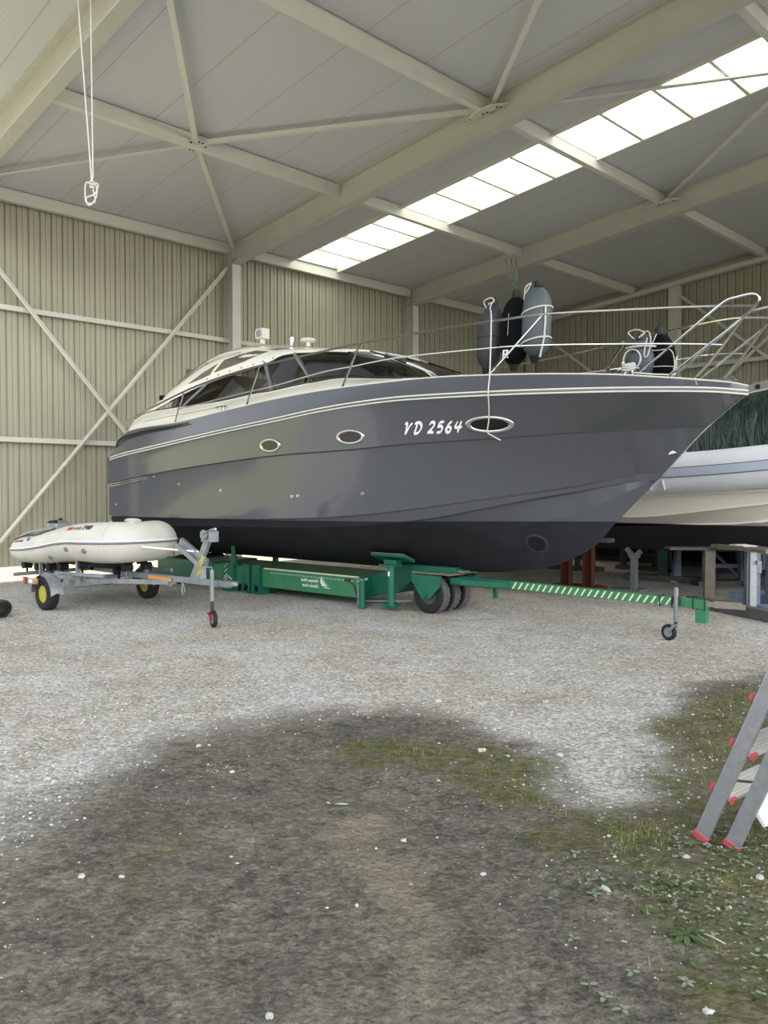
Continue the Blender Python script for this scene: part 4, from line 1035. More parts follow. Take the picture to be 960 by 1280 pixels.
# three wheels on one axle
def wheel(parent, c, ax, r, w, rimr, rimmat='darksteel', treadm='rub', name='wheel', lug=True):
    ax = V3(ax).normalized(); c = V3(c); e = bpy.data.objects.new(name, None)
    mb = MB(); h = w/2
    prof = [(rimr, -h*.8), (rimr+.02, -h), (r*.9, -h*.98), (r*.985, -h*.75), (r, -h*.5), (r, h*.5), (r*.985, h*.75), (r*.9, h*.98), (rimr+.02, h), (rimr, h*.8)]
    u = ax.orthogonal().normalized(); v = ax.cross(u); n = 44
    vs = [c+ax*hh+(u*cos(2*pi*k/n)+v*sin(2*pi*k/n))*rr for rr, hh in prof for k in range(n)]
    m_ = len(prof); fs = [(i*n+k, i*n+(k+1) % n, ((i+1) % m_)*n+(k+1) % n, ((i+1) % m_)*n+k) for i in range(m_) for k in range(n)]
    o_ = len(mb.v); mb.v += [tuple(q) for q in vs]
    for idx, f in enumerate(fs): mb.f.append([q+o_ for q in f]); mb.m.append(1 if (idx//n) in (3, 4, 5) else 0)
    if lug:
        for k in range(n//2):
            a = 2*pi*k/(n//2)
            for sd in (-1, 1):
                d = u*cos(a+sd*.05)+v*sin(a+sd*.05); t = ax.cross(d); rot = Matrix((t, ax, d)).transposed()
                mb.box(c+ax*sd*h*.36+d*(r+.001), (r*.17, h*.56, .012), rot, mat=1)
    ty = mb.build(name, [M['rub'], M[treadm]], parent=parent, sharp=30)
    mb = MB(); mb.lathe([(rimr*1.02, -h*.82), (rimr*.9, -h*.6), (rimr*.75, -h*.3), (rimr*.35, -h*.35), (rimr*.3, -h*.7), (rimr*.3, h*.7), (rimr*.35, h*.35), (rimr*.75, h*.3), (rimr*.9, h*.6), (rimr*1.02, h*.82)], c, ax, 28)
    mb.build('rim', M[rimmat], parent=ty); return ty
for y in (.26, .02, -.22): wheel(tr, (3.74, y, .245), (0, 1, 0), .245, .18, .12, treadm='tread')
mb = MB(); mb.cyl((3.74, -.4, .245), (3.74, .4, .245), .03); mb.build('axle', M['darksteel'], parent=tr)
for y in (.36, .14, -.14, -.36): wheel(tr, (8.9, y, .245), (0, 1, 0), .245, .18, .12, lug=False)
# drawbar with diagonal stripes
mb = MB(); mb.prism([(3.46, .06, .48), (3.46, .06, .36), (2.7, .06, .37), (2.7, .06, .47)], (0, -.12, 0)); mb.prism([(3.46, .24, .46), (3.46, .16, .46), (2.72, .05, .45), (2.72, .07, .45)], (0, 0, -.07)); mb.prism([(3.46, -.24, .46), (3.46, -.16, .46), (2.72, -.05, .45), (2.72, -.07, .45)], (0, 0, -.07))
mb.box((3.40, 0, .44), (.12, .5, .07)); mb.box((3.02, -.12, .30), (.05, .05, .16))
mb.build('drawbar_frame', M['green'], parent=tr, smooth=False, bevel=.003)
mb = MB(); mb.prism([(2.75, .05, .47), (2.75, .05, .375), (.62, .05, .355), (.36, .05, .34), (.36, .05, .43), (.62, .05, .445)], (0, -.10, 0)); mb.box((.42, 0, .27), (.11, .10, .14)); mb.build('drawbar', M['green2'], parent=tr, smooth=False, bevel=.003)
mb = MB(); n = 25
for i in range(n):
    x = 2.68-i*.082; zt = .47-(2.75-x)*.012; zb = .375-(2.75-x)*.0105
    mb.prism([(x, .0512, zb+.008), (x-.024, .0512, zb+.008), (x-.074, .0512, zt-.006), (x-.05, .0512, zt-.006)], (0, .002, 0))
mb.build('warning_stripes', M['cream'], parent=tr, smooth=False, fix=False)
mb = MB()
for x in (.85, .72, .5, .38): mb.tube([(x, .058, .34), (x, .058, .455), (x, -.058, .455), (x, -.058, .34)], .005, 6, closed=True)
mb.build('strap', M['black'], parent=tr)
mb = MB(); mb.bar((.37, 0, .40), (.02, -.10, .385), .05, .05); mb.bar((.3, 0, .4), (.05, -.07, .40), .03, .07); mb.build('tow_bar', M['wood'], parent=tr, smooth=False)
# jockey wheel
jw = MB(); jw.cyl((.66, .10, .20), (.66, .10, .56), .024, 12); jw.cyl((.66, .10, .14), (.66, .10, .36), .019, 12, mat=1); jw.tube([(.66, .10, .56), (.66, .10, .61), (.70, .16, .63)], .011, 8, mat=1); jw.box((.66, .075, .42), (.07, .06, .09), mat=1)
jo = jw.build('jockey_leg', [M['galv'], M['bolt']], parent=tr)
wheel(tr, (.72, .13, .085), (.25, 1, 0), .085, .045, .05, rimmat='galv', name='jockey_wheel', lug=False)
mb = MB(); mb.bar((.66, .10, .16), (.72, .10, .085), .03, .012, (0, 1, 0)); mb.bar((.66, .17, .16), (.72, .165, .085), .03, .012, (0, 1, 0)); mb.box((.66, .135, .165), (.04, .08, .02)); mb.build('jockey_fork', M['galv'], parent=tr)
# ------------------------------------------------------------------ inflatable dinghy on its own small trailer: local x = forward, y = port (away), z = up
MD = Matrix(((.748, .663, 0, -3.95), (-.663, .748, 0, 11.1), (0, 0, 1, 0), (0, 0, 0, 1)))
dg_ = empty('inflatable_dinghy', MD, 'white inflatable dinghy with grey outboard strapped on a small trailer', 'dinghy')
# near tube (y<0): path from the stern cone round the bow and back
half = [(-1.60, -.46, .715, .05), (-1.50, -.46, .715, .12), (-1.3, -.46, .72, .18), (-.9, -.46, .745, .20), (-.4, -.46, .80, .22), (0, -.46, .855, .235), (.4, -.455, .895, .25), (.72, -.41, .905, .262), (.95, -.30, .91, .265), (1.07, -.14, .915, .26)]
full = half+[(x, -y, z, r) for x, y, z, r in reversed(half)]
ctr = spline([q[:3] for q in full], 5); rad = [v.x for v in spline([(q[3], 0, 0) for q in full], 5)]
mb = MB(); mb.tube(ctr, rad, 24); mb.build('buoyancy_tube', M['tube'], parent=dg_, sharp=60)
def on_tube(i, ang, off=0.0):
    c = ctr[i]; t = (ctr[min(i+1, len(ctr)-1)]-ctr[max(i-1, 0)]).normalized(); out = t.cross(V3((0, 0, 1))).normalized()
    upv = out.cross(t)
    return c+(out*cos(ang)+upv*sin(ang))*(rad[i]+off), out, t
# outward side of the path is -y on the near side (t forward -> t x z = -y)
NC = len(ctr)
mb = MB()
for a in (.02,): mb.tube([on_tube(i, a, .004)[0] for i in range(2, NC-2)], .014, 8)
mb.build('rubbing_strip', M['textgrey'], parent=dg_)
mb = MB(); mb.tube([on_tube(i, .10, .002)[0] for i in range(2, NC-2)], .010, 8); mb.build('strip_piping', M['lettering'], parent=dg_)
for sl in (slice(0, 9), slice(NC-9, NC)):                          # dark end cones
    mb = MB(); idx = list(range(NC))[sl]; rows = []
    for i in idx:
        k = abs((i if i < 20 else NC-1-i)); lo_ = -.2+.06*k; hi_ = 1.9-.06*k
        rows.append([on_tube(i, a_, .004)[0] for a_ in [.25+(1.5-.09*k)*j/6 for j in range(7)]])
    mb.grid(rows); mb.build('cone_patch', M['black'], parent=dg_, fix=False)
# lettering on the tube, near side
def tube_text(txt, i0, ang, size, m, dx=0.0):
    vs_, fs_ = textmesh(txt, size, shear=.25, bold=.004, extrude=0)
    L0 = 0; out_ = []
    cum = [0]
    for i in range(1, NC): cum.append(cum[-1]+(ctr[i]-ctr[i-1]).length)
    for v in vs_:
        s = cum[i0]+dx+v.x
        for i in range(1, NC):
            if cum[i] >= s: break
        t = (s-cum[i-1])/(cum[i]-cum[i-1]); a = on_tube(i-1, ang+v.y/.22, .005)[0]; b = on_tube(i, ang+v.y/.22, .005)[0]; out_.append(a.lerp(b, t))
    mb = MB(); mb.add(out_, fs_); mb.build('lettering', M[m], parent=dg_, fix=False, smooth=False)
tube_text('hon', 29, .75, .085, 'textred'); tube_text('wave', 29, .75, .07, 'textgrey', .15); tube_text('T40', 29, .75, .085, 'black', .31)
tube_text('hon', 11, .62, .085, 'textred', -.06); tube_text('wave', 11, .62, .07, 'black', .09)
# floor / hull under the tubes, transom, thwart, bow handle, grab line, fittings
mb = MB(); rows = []
for x, hb, zk, zs in ((-1.25, .4, .50, .58), (-.6, .4, .50, .62), (.0, .4, .50, .66), (.5, .36, .52, .70), (.8, .25, .60, .74), (1.0, .08, .74, .78)):
    rows.append([(x, y*hb, zk+(zs-zk)*abs(y)**1.3) for y in (-1, -.6, -.25, 0, .25, .6, 1)])
mb.grid(rows); mb.grid([[(a, b*.95, c+.03) for a, b, c in r] for r in rows], flip=True); mb.build('hull_floor', M['black'], parent=dg_)
mb = MB(); mb.box((-1.10, 0, .78), (.05, .56, .40)); mb.box((-1.13, 0, .84), (.03, .26, .28)); mb.build('transom', M['textgrey'], parent=dg_, bevel=.01)
mb = MB(); mb.box((-.25, 0, .95), (.24, .6, .03)); mb.build('thwart', M['textgrey'], parent=dg_, bevel=.008)
mb = MB(); mb.blob((.95, -.05, 1.185), .10, 3, .1, (1.6, .9, .35), 2); mb.blob((1.08, -.16, 1.165), .06, 5, .1, (1.5, .8, .35), 2); mb.build('bow_handle', M['tube'], parent=dg_)
mb = MB(); mb.tube([on_tube(i, 1.15+.10*(1 if (i//4) % 2 else -1), .015)[0] for i in range(8, 24)], .009, 6); mb.build('grab_line', M['black'], parent=dg_)
mb = MB(); mb.tube(spline([on_tube(6, 1.4, .03)[0], on_tube(14, 1.4, .05)[0], on_tube(19, 1.35, .04)[0]], 6), .022, 8); mb.build('oar', M['galv'], parent=dg_)
for i, a in ((16, .75), (35, -.35), (23, -.7), (30, -.3)):
    mb = MB(); c, o_, t_ = on_tube(i, a, .0); nrm = (c-ctr[i]).normalized(); mb.lathe([(.035, 0), (.03, .012), (.015, .02)], c, nrm, 16); mb.torus(c+nrm*.016, nrm, .024, .006, 12, 6); mb.build('lashing_ring', M['textgrey'], parent=dg_)
mb = MB(); mb.tube([on_tube(39, a_, .006)[0] for a_ in [1.6-.19*j for j in range(11)]], .007, 6); mb.build('painter', M['rope'], parent=dg_)
# outboard engine
ob = empty('outboard_motor', MD @ Matrix.Translation((.12, 0, -.05)), 'small grey outboard motor with black top clamped on the dinghy transom', 'outboard motor')
mb = MB(); rows = []
for z, w_, l_, dx in ((.97, .09, .12, 0), (1.00, .12, .17, 0), (1.08, .125, .18, .0), (1.14, .115, .165, -.005), (1.175, .08, .12, -.01), (1.185, .03, .05, -.01)):
    rows.append([(-1.32+dx+l_*max(-1, min(1, 1.25*cos(a))), w_*max(-1, min(1, 1.25*sin(a))), z) for a in [2*pi*k/20 for k in range(21)]])
mb.grid(rows, matf=lambda i, k: 1 if i >= 3 and k in (12, 13, 14, 15, 16, 17) else 0); mb.build('engine_cowl', [M['galv'], M['black']], parent=ob)
mb = MB(); mb.box((-1.32, 0, .955), (.26, .18, .03)); mb.box((-1.3, 0, .80), (.10, .09, .3)); mb.box((-1.22, 0, .88), (.08, .16, .16)); mb.build('engine_bracket', M['black'], parent=ob, bevel=.01)
mb = MB(); mb.cyl((-1.30, 0, .34), (-1.30, 0, .72), .035); mb.box((-1.33, 0, .36), (.22, .012, .02)); mb.lathe([(.02, -.12), (.045, -.05), (.045, .06), (.02, .12)], (-1.32, 0, .30), (1, 0, 0)); mb.build('drive_leg', M['galv'], parent=ob)
mb = MB(); mb.tube([(-1.15, 0, 1.0), (-1.0, -.05, 1.04), (-.85, -.06, 1.06)], .016, 8); mb.cyl((-1.3, .03, 1.18), (-1.3, .03, 1.215), .03); mb.build('tiller', M['black'], parent=ob)

# small galvanised trailer
dt_ = empty('dinghy_trailer', MD, 'small galvanised boat trailer with yellow wheel rims carrying the dinghy', 'trailer')
def tb(a, b, w_, h_, name, m='galv', up=(0, 0, 1)):
    mb = MB(); mb.bar(a, b, w_, h_, up); return mb.build(name, M[m], parent=dt_, smooth=False, bevel=.003)
tb((-.9, -.42, .40), (.55, -.42, .40), .05, .06, 'side_rail'); tb((-.9, .42, .40), (.55, .42, .40), .05, .06, 'side_rail')
tb((.50, -.44, .40), (1.75, -.03, .44), .05, .06, 'side_rail'); tb((.50, .44, .40), (1.75, .03, .44), .05, .06, 'side_rail')
tb((-1.0, -.75, .40), (-1.0, .75, .40), .05, .05, 'cross_rail'); tb((.4, -.45, .42), (.4, .45, .42), .04, .05, 'cross_rail'); tb((0, -.66, .24), (0, .66, .24), .05, .05, 'axle_beam', 'galv')
for y in (-.42, .42): tb((0, y, .25), (0, y, .38), .06, .06, 'spring_hanger', 'galv', (1, 0, 0))
tb((.6, 0, .47), (2.92, 0, .50), .06, .07, 'drawbar', 'galv')
tb((.35, -.50, .34), (.35, -.50, .66), .06, .03, 'upright', 'galv', (1, 0, 0)); tb((.35, .50, .34), (.35, .50, .66), .06, .03, 'upright', 'galv', (1, 0, 0))
tb((-.7, -.50, .38), (-.7, -.50, .58), .05, .03, 'upright', 'galv', (1, 0, 0)); tb((-.7, .50, .38), (-.7, .50, .58), .05, .03, 'upright', 'galv', (1, 0, 0)); tb((.95, .14, .42), (.95, .14, .54), .05, .03, 'upright', 'galv', (1, 0, 0)); tb((.95, -.14, .42), (.95, -.14, .54), .04, .03, 'upright', 'galv', (1, 0, 0))
tb((-.1, -.58, .47), (1.0, -.50, .50), .03, .045, 'bunk_rail'); tb((.1, .56, .47), (1.0, .5, .5), .03, .045, 'bunk_rail')
for (x, y, z) in ((-1.35, -.40, .49), (-1.2, -.28, .46), (-.95, -.40, .49), (-.6, -.40, .51), (-.3, -.38, .53), (-.3, .38, .53), (-.95, .40, .49), (.35, -.44, .60), (.35, .44, .60), (.95, -.14, .58), (.95, .14, .58), (.5, 0, .50)):
    mb = MB(); mb.lathe([(.025, -.07), (.055, -.06), (.045, 0), (.055, .06), (.025, .07)], (x, y, z), (0, 1, 0), 16); mb.bar((x, y, z-.12), (x, y, z), .02, .03, (1, 0, 0)); mb.build('keel_roller', M['rub'], parent=dt_)
def fend(y, sg):
    mb = MB(); rows = []
    for i in range(13):
        a = pi*(.02+.96*i/12); rows.append([(.27*cos(a)*1.05, y+sg*w_, .235+.26*sin(a)-(.03 if abs(w_) > .07 else 0)) for w_ in (-.085, -.08, 0, .08, .085)])
    mb.grid(rows); mb.grid([[(a*.97, b, c-.012) for a, b, c in r] for r in rows], flip=True); mb.build('mudguard', M['galv'], parent=dt_)
for y, sg in ((-.75, 1), (.75, 1)):
    wheel(dt_, (0, y, .215), (0, 1, 0), .215, .15, .11, rimmat='yellow', name='wheel', lug=False); fend(y, sg)
for y in (-.75, .75):                                            # light boards on the rear of the mudguards
    mb = MB(); mb.box((-.16, y*1.18, .385), (.34, .02, .07)); lb = mb.build('light_board', M['galv'], parent=dt_, smooth=False)
    mb = MB(); mb.box((-.31, y*1.2, .385), (.07, .03, .09)); mb.build('tail_lamp', M['redlens'], parent=lb, smooth=False, bevel=.005)
    mb = MB(); mb.box((-.15, y*1.2, .385), (.09, .012, .05)); mb.build('number_plate', M['lettering'], parent=lb, smooth=False)
    mb = MB(); mb.lathe([(.04, 0), (.04, .015), (.025, .022)], (.0, y*1.19, .40), (0, y, 0)); mb.build('indicator_lamp', M['amber'], parent=lb)
mb = MB(); mb.box((1.55, -.045, .475), (.5, .014, .045)); mb.build('reflector_board', M['orange'], parent=dt_, smooth=False)
# winch post, snub block, winch, coupling
tb((2.2, .0, .50), (2.52, 0, 1.02), .05, .09, 'winch_post', 'galv', (1, 0, 0)); tb((2.36, 0, .50), (2.34, 0, .76), .09, .10, 'winch_post_stay', 'galv', (1, 0, 0))
tb((2.48, -.0, .72), (1.98, -.02, .96), .05, .09, 'snub_arm'); tb((2.0, -.10, .92), (2.46, -.05, .66), .03, .05, 'snub_arm')
mb = MB(); mb.box((2.54, 0, 1.04), (.16, .14, .13)); mb.cyl((2.54, -.09, 1.06), (2.54, .09, 1.06), .05); mb.lathe([(.06, 0), (.06, .02), (.02, .03)], (2.54, -.08, 1.06), (0, -1, 0)); mb.bar((2.54, -.10, 1.06), (2.70, -.12, 1.12), .025, .012); mb.cyl((2.70, -.11, 1.12), (2.84, -.14, 1.14), .018); mb.build('winch', M['galv'], parent=dt_, bevel=.004)
mb = MB(); mb.bar((1.27, -.16, .87), (2.34, -.02, .85), .008, .022); mb.build('bow_strap', M['lettering'], parent=dt_, smooth=False)
mb = MB(); mb.tube([(2.52, -.06, .80), (2.46, -.09, .74), (2.5, -.08, .66), (2.44, -.1, .58)], .014, 6); mb.tube([(2.48, -.07, .82), (2.52, -.1, .72), (2.46, -.1, .62)], .009, 6); mb.build('winch_strap', M['yellow'], parent=dt_, fix=False)
mb = MB(); mb.box((2.92, 0, .515), (.18, .08, .05)); mb.blob((3.0, 0, .51), .042, 2, .1, (1.2, 1, .8), 2); mb.tube([(2.80, 0, .56), (2.88, 0, .60), (2.95, 0, .56)], .009, 6); mb.build('coupling', M['galv'], parent=dt_)
mb = MB(); mb.tube([(2.05, -.05, .47), (2.04, -.05, .36), (2.07, -.05, .31), (2.1, -.05, .36), (2.07, -.05, .45)], .009, 6); mb.box((1.72, -.02, .42), (.06, .05, .06)); mb.build('safety_chain', M['galv'], parent=dt_)
mb = MB(); mb.cyl((2.70, -.09, .30), (2.70, -.09, .66), .026, 12); mb.cyl((2.70, -.09, .09), (2.70, -.09, .32), .021, 12, mat=1); mb.tube([(2.70, -.09, .66), (2.70, -.09, .69), (2.46, -.15, .69)], .009, 6); mb.box((2.70, -.05, .50), (.07, .06, .07)); mb.build('jockey_leg', [M['galv'], M['bolt']], parent=dt_)
wheel(dt_, (2.75, -.11, .10), (.35, 1, 0), .10, .045, .055, rimmat='galv', name='jockey_wheel', lug=False)
mb = MB(); mb.bar((2.70, -.065, .16), (2.74, -.07, .10), .03, .01, (0, 1, 0)); mb.bar((2.70, -.14, .16), (2.76, -.15, .10), .03, .01, (0, 1, 0)); mb.box((2.70, -.10, .165), (.04, .09, .02)); mb.build('jockey_fork', M['redlens'], parent=dt_)

# ------------------------------------------------------------------ fenders on the foredeck
def fender(x, y, ztop, L, r, m, label, tilt=0, capm='black', yawt=0):
    mw = MBOAT @ Matrix.Translation((x, y, ztop)) @ Matrix.Rotation(tilt, 4, 'Y') @ Matrix.Rotation(yawt, 4, 'X')
    e = empty('boat_fender', mw, label, 'fender')
    prof = [(.02, 0), (r*.35, -.02), (r*.62, -.06), (r*.86, -.13), (r*.97, -.2), (r, -.28), (r, -L+.26), (r*.95, -L+.17), (r*.78, -L+.1), (r*.5, -L+.05), (r*.3, -L+.02), (.02, -L)]
    mb = MB(); mb.lathe(prof, n=28); mb.build('fender_body', M[m], parent=e, sharp=50)
    mb = MB(); mb.lathe([(.02, .07), (.05, .06), (.055, 0), (r*.40, -.03), (.03, -.03)], n=16); mb.torus((0, 0, .05), (1, 0, 0), .03, .012, 14, 6); mb.build('eye_cap', M[capm], parent=e)
    mb = MB(); mb.lathe([(.02, -L+.04), (r*.38, -L+.03), (.05, -L-.01), (.04, -L-.05), (.01, -L-.05)], n=16); mb.build('end_cap', M[capm], parent=e)
    return e
M['ropew'] = M['rope']
f1 = fender(3.02, -.06, 3.90, .82, .155, 'fender_dark', 'dark grey fender with white cord, hanging beside the black one', tilt=-.13)
f2 = fender(2.70, -.06, 3.95, .86, .165, 'fabric_black', 'black cloth-covered fender with small white tag, between two grey ones', tilt=-.04)
f3 = fender(2.40, -.06, 4.02, .86, .175, 'fender_grey', 'large light grey-blue fender girdled by white rope, hung highest', tilt=-.05)
def ch(par, name, m, pts, r, loc=True, n=6, closed=False):
    mb = MB(); mb.tube(pts, r, n, closed=closed); return mb.build(name, M[m], parent=par)
mb = MB(); mb.box((.02, .172, -.72), (.075, .008, .10)); mb.box((.02, .178, -.70), (.02, .004, .03), mat=1); mb.box((.02, .178, -.745), (.03, .004, .015), mat=1); mb.build('care_tag', [M['lettering'], M['black']], parent=f2, smooth=False)
mb = MB(); ch(f2, 'lacing', 'galv', [(.0, .11, -.1), (0, .165, -.25), (.0, .17, -.5)], .004)
def hoop(par, r, z, tilt, m='rope', tr_=.011):
    ch(par, 'rope_girdle', m, [(r*cos(a), r*sin(a), z+tilt*cos(a)) for a in [2*pi*k/28 for k in range(28)]], tr_, closed=True)
hoop(f3, .182, -.30, -.05); hoop(f3, .182, -.66, -.05)
ch(f3, 'rope_lashing', 'rope', [(-.16, .09, -.25), (-.165, .09, -.45), (-.16, .09, -.63), (-.10, .06, -.85)], .012)
ch(f3, 'rope_knot', 'rope', spline([(.10, .05, -.02), (.15, .06, -.1), (.05, .09, .02), (.12, .1, -.03), (.17, .02, -.2)], 6), .009)
ch(f1, 'rope_knot', 'rope', spline([(.09, .03, -.05), (.10, .08, .02), (0, .09, .06), (-.06, .1, .02), (.02, .1, -.02)], 6), .009)
hoop(f1, .158, -.42, -.03, 'fender_dark', .006)
# long white cord from the dark fender over the side
def W(p): return MBOAT @ V3(p)
mb = MB(); q1 = on_hull(2.36, 2.62, .07)
P = [(3.0, .02, 3.96), (2.90, .14, 3.90), (2.72, .5, 3.72), (2.27, 1.19, 3.415), (2.215, 1.30, 2.84), (2.20, 1.355, 2.62)]+[(a, hull_b(a, c)+.02, c) for a, c in ((2.24, 2.5), (2.30, 2.35), (2.36, 2.22), (2.33, 2.18), (2.27, 2.13))]
mb.tube([W(q) for q in spline(P, 5)], .0075, 6)
tag(mb.build('white_rope', M['rope']), 'thin white cord hanging from the dark grey fender over the yacht side', 'cord')
# green cords from the roof beam down to the black fender
top0 = MBLD @ V3((3.42, 5.1, zr(3.42)-.17)); 
for i, dx in enumerate((-.25, 0, .22)):
    mb = MB(); a = top0+V3((dx*.5, 0, -.1*abs(dx))); b = W((2.70, -.06, 4.0)); m_ = a.lerp(b, .72)+V3((0, 0, -.02))
    mb.tube([a, m_, b], .010, 6); tag(mb.build('green_rope', M['rope_green']), 'dark green cord running from the roof beam to the black fender', 'cord', 'green cords above the black fender')
# two fenders strapped at the pulpit
f4 = fender(1.26, -.40, 3.30, .48, .165, 'fender_grey', 'short grey fender with coiled white line, lashed low near the pulpit', capm='fender_dark')
hoop(f4, .172, -.10, .0); 
ch(f4, 'line_coil', 'rope', [(.04+.10*cos(t), .175+.012*sin(t*2.3), -.24+.11*sin(t)) for t in [i*.4 for i in range(48)]], .007)
ch(f4, 'line_coil', 'rope', spline([(.05, .1, .0), (.12, .1, .08), (.02, .1, .1), (-.08, .12, .05), (-.02, .14, .0), (-.12, .14, .06), (-.16, .14, -.05), (-.14, .18, -.22), (-.10, .18, -.20), (-.13, .17, -.02)], 6), .007)
f5 = fender(1.10, -.52, 3.37, .58, .155, 'fabric_black', 'black cloth-covered fender with white cord, nearest the bow', tilt=.10)
ch(f5, 'cord_wrap', 'rope', spline([(.0, .1, -.02), (.05, .15, -.2), (-.15, .14, -.24), (-.17, .1, -.4), (-.14, .12, -.62), (-.19, .05, -.3), (-.12, .15, -.62)], 6), .006)
hoop(f5, .158, -.40, .02, 'rope', .005)

# ------------------------------------------------------------------ rope hanging from the roof
mb = MB()
def hp_(px, py, Y):
    r = V3(((px-480)/FPX, cos(.029)-(py-640)/FPX*sin(.029), -sin(.029)-(py-640)/FPX*cos(.029))); return V3((0, 0, 1.6))+r*(Y/r.y)
c0 = hp_(115, 231, 8.9); zt = 7.19
a1 = V3((c0.x-.15, c0.y, zt)); a2 = V3((c0.x+.005, c0.y, zt))
mb.tube([a1, c0+V3((-.01, 0, .15)), c0+V3((0, 0, -.0))], .008, 6); mb.tube([a2, c0+V3((.012, 0, .1)), c0], .008, 6)
mb.tube(spline([c0, c0+V3((-.07, .01, .02)), c0+V3((-.08, .02, -.16)), c0+V3((-.02, 0, -.22)), c0+V3((.05, 0, -.12)), c0+V3((.04, 0, .0)), c0+V3((-.04, .02, .03)), c0+V3((.07, -.01, .0)), c0+V3((.03, 0, -.1)), c0+V3((-.06, 0, -.14)), c0+V3((-.05, 0, -.2)), c0+V3((.03, .01, -.18)), c0+V3((.01, 0, -.05))], 8), .008, 6)
for z_ in (.03, 0, -.03): mb.torus(c0+V3((0, 0, z_)), (0.2, 0, 1), .022, .009, 12, 6)
tag(mb.build('hanging_rope', M['rope'], fix=False), 'knotted white rope hanging in a double strand from the roof', 'rope')
# ------------------------------------------------------------------ folded step ladder leaning at the frame edge
LX = V3((.77, .63, 0)).normalized(); LN = V3((.63, -.77, 0)).normalized()       # width direction, lean direction
ld_up = (LN*.372+V3((0, 0, .928))).normalized(); ld_n = ld_up.cross(LX).normalized()
ML = Matrix(((LX.x, ld_n.x, ld_up.x, 1.45), (LX.y, ld_n.y, ld_up.y, 3.62), (LX.z, ld_n.z, ld_up.z, 0.0), (0, 0, 0, 1)))
lad = empty('step_ladder', ML, 'folded aluminium step ladder with red plastic feet and ribbed treads', 'ladder')
sgn = 1 if ld_n.dot(LN) > 0 else -1
def stile(x, y, L, z0=0.0):
    mb = MB(); ps = []; w2, d2 = .0125, .034
    pts = [(x-w2, y-d2), (x+w2, y-d2), (x+w2, y+d2), (x-w2, y+d2)]
    mb.prism([(a, b, z0) for a, b in pts], (0, 0, L)); o = mb.build('stile', M['alu'], parent=lad, smooth=False, bevel=.006)
    mb = MB(); mb.box((x, y, z0+.012), (.034, .076, .035)); mb.build('foot', M['red'], parent=o, smooth=False, bevel=.006); return o
off = sgn*.125
M['treadgrey'] = mat('tread_grey', srgb(196, 194, 190), .6)
for x in (0, .45): stile(x, 0, 1.5)
zb_ = -ld_n.z*off/ld_up.z
for x in (.02, .45): stile(x, off, 1.45, zb_)
for z in (.25, .49, .73, .97, 1.21):
    mb = MB(); mb.box((.225, -sgn*.0, z), (.43, .10, .022))
    for k in range(6): mb.box((.225, -.04+k*.016, z+.0125), (.42, .006, .004))
    t_ = mb.build('tread', M['treadgrey'], parent=lad, smooth=False)
    for y in (-.052, .052):
        mb = MB(); mb.box((.018, y, z), (.036, .018, .034)); mb.build('tread_cap', M['red'], parent=t_, smooth=False, bevel=.004)
M['ribhull'].node_tree.nodes['Principled BSDF'].inputs['Base Color'].default_value = srgb(240, 238, 232)
M['whitepl'] = mat('white_plastic', srgb(218, 222, 230), .5)
for z, yy in ((.26, off), (.70, off), (1.1, off)):
    mb = MB(); rot = Matrix.Rotation(-.5*sgn, 3, 'X'); mb.box((.235, yy+sgn*.03, z), (.42, .12, .014), rot)
    for k in range(9): mb.box(V3((.235, yy+sgn*.03, z))+rot@V3((0, -.05+k*.0125, .009)), (.42, .004, .005), rot)
    mb.build('platform', M['whitepl'], parent=lad, smooth=False)
mb = MB(); P = spline([(.07, off-.01, .98), (.0, off+sgn*.02, .70), (-.025, off+sgn*.03, .50), (.03, off+sgn*.045, .44), (.06, off+sgn*.04, .56), (.09, off, .98)], 6)
rows = [[q+V3((0, -.014, 0)), q+V3((0, .014, 0))] for q in P]; mb.grid(rows); mb.build('strap', M['whitepl'], parent=lad, fix=False)
mb = MB(); mb.tube([(.0, .03, .31), (.22, off, .34)], .006, 6); mb.build('brace_rod', M['bolt'], parent=lad)

# ------------------------------------------------------------------ rigid inflatable behind the yacht (same heading)
RB = -4.15
rib = empty('rigid_inflatable_boat', MBOAT @ Matrix.Translation((0, RB, 0)), 'large white rigid inflatable boat on stands, partly hidden by the yacht bow', 'boat')
pth = [(6.6, 1.14, 1.80, .12), (6.3, 1.14, 1.79, .24), (5.5, 1.15, 1.785, .285), (4, 1.17, 1.785, .29), (2.5, 1.19, 1.80, .29), (1.5, 1.19, 1.835, .29), (.6, 1.18, 1.90, .29), (-.4, 1.1, 2.0, .285), (-1.2, .88, 2.1, .28), (-1.8, .5, 2.18, .27), (-2.0, 0, 2.2, .26)]
full = pth+[(x, -y, z, r) for x, y, z, r in reversed(pth[:-1])]
c_ = spline([q[:3] for q in full], 5); r_ = [v.x for v in spline([(q[3], 0, 0) for q in full], 5)]
mb = MB(); mb.tube(c_, r_, 26); mb.build('buoyancy_tube', M['ribtube'], parent=rib, sharp=60)
def rt(i, ang, off=0.0):
    t = (c_[min(i+1, len(c_)-1)]-c_[max(i-1, 0)]).normalized(); out = t.cross(V3((0, 0, 1))).normalized(); return c_[i]+(out*cos(ang)+V3((0, 0, 1))*sin(ang))*(r_[i]+off)
for a0 in (.22, -.20):
    mb = MB(); mb.tube([rt(i, a0, .004) for i in range(3, len(c_)-3)], .010, 6); mb.build('tube_seam', M['textgrey'], parent=rib)
mb = MB(); rows = [[rt(i, a_, .012) for a_ in (.20, .1, 0, -.1, -.18)] for i in range(3, len(c_)-3)]; mb.grid(rows); mb.build('rubbing_strake', mat('grey_blue_strake', srgb(190, 200, 220), .5), parent=rib, fix=False)
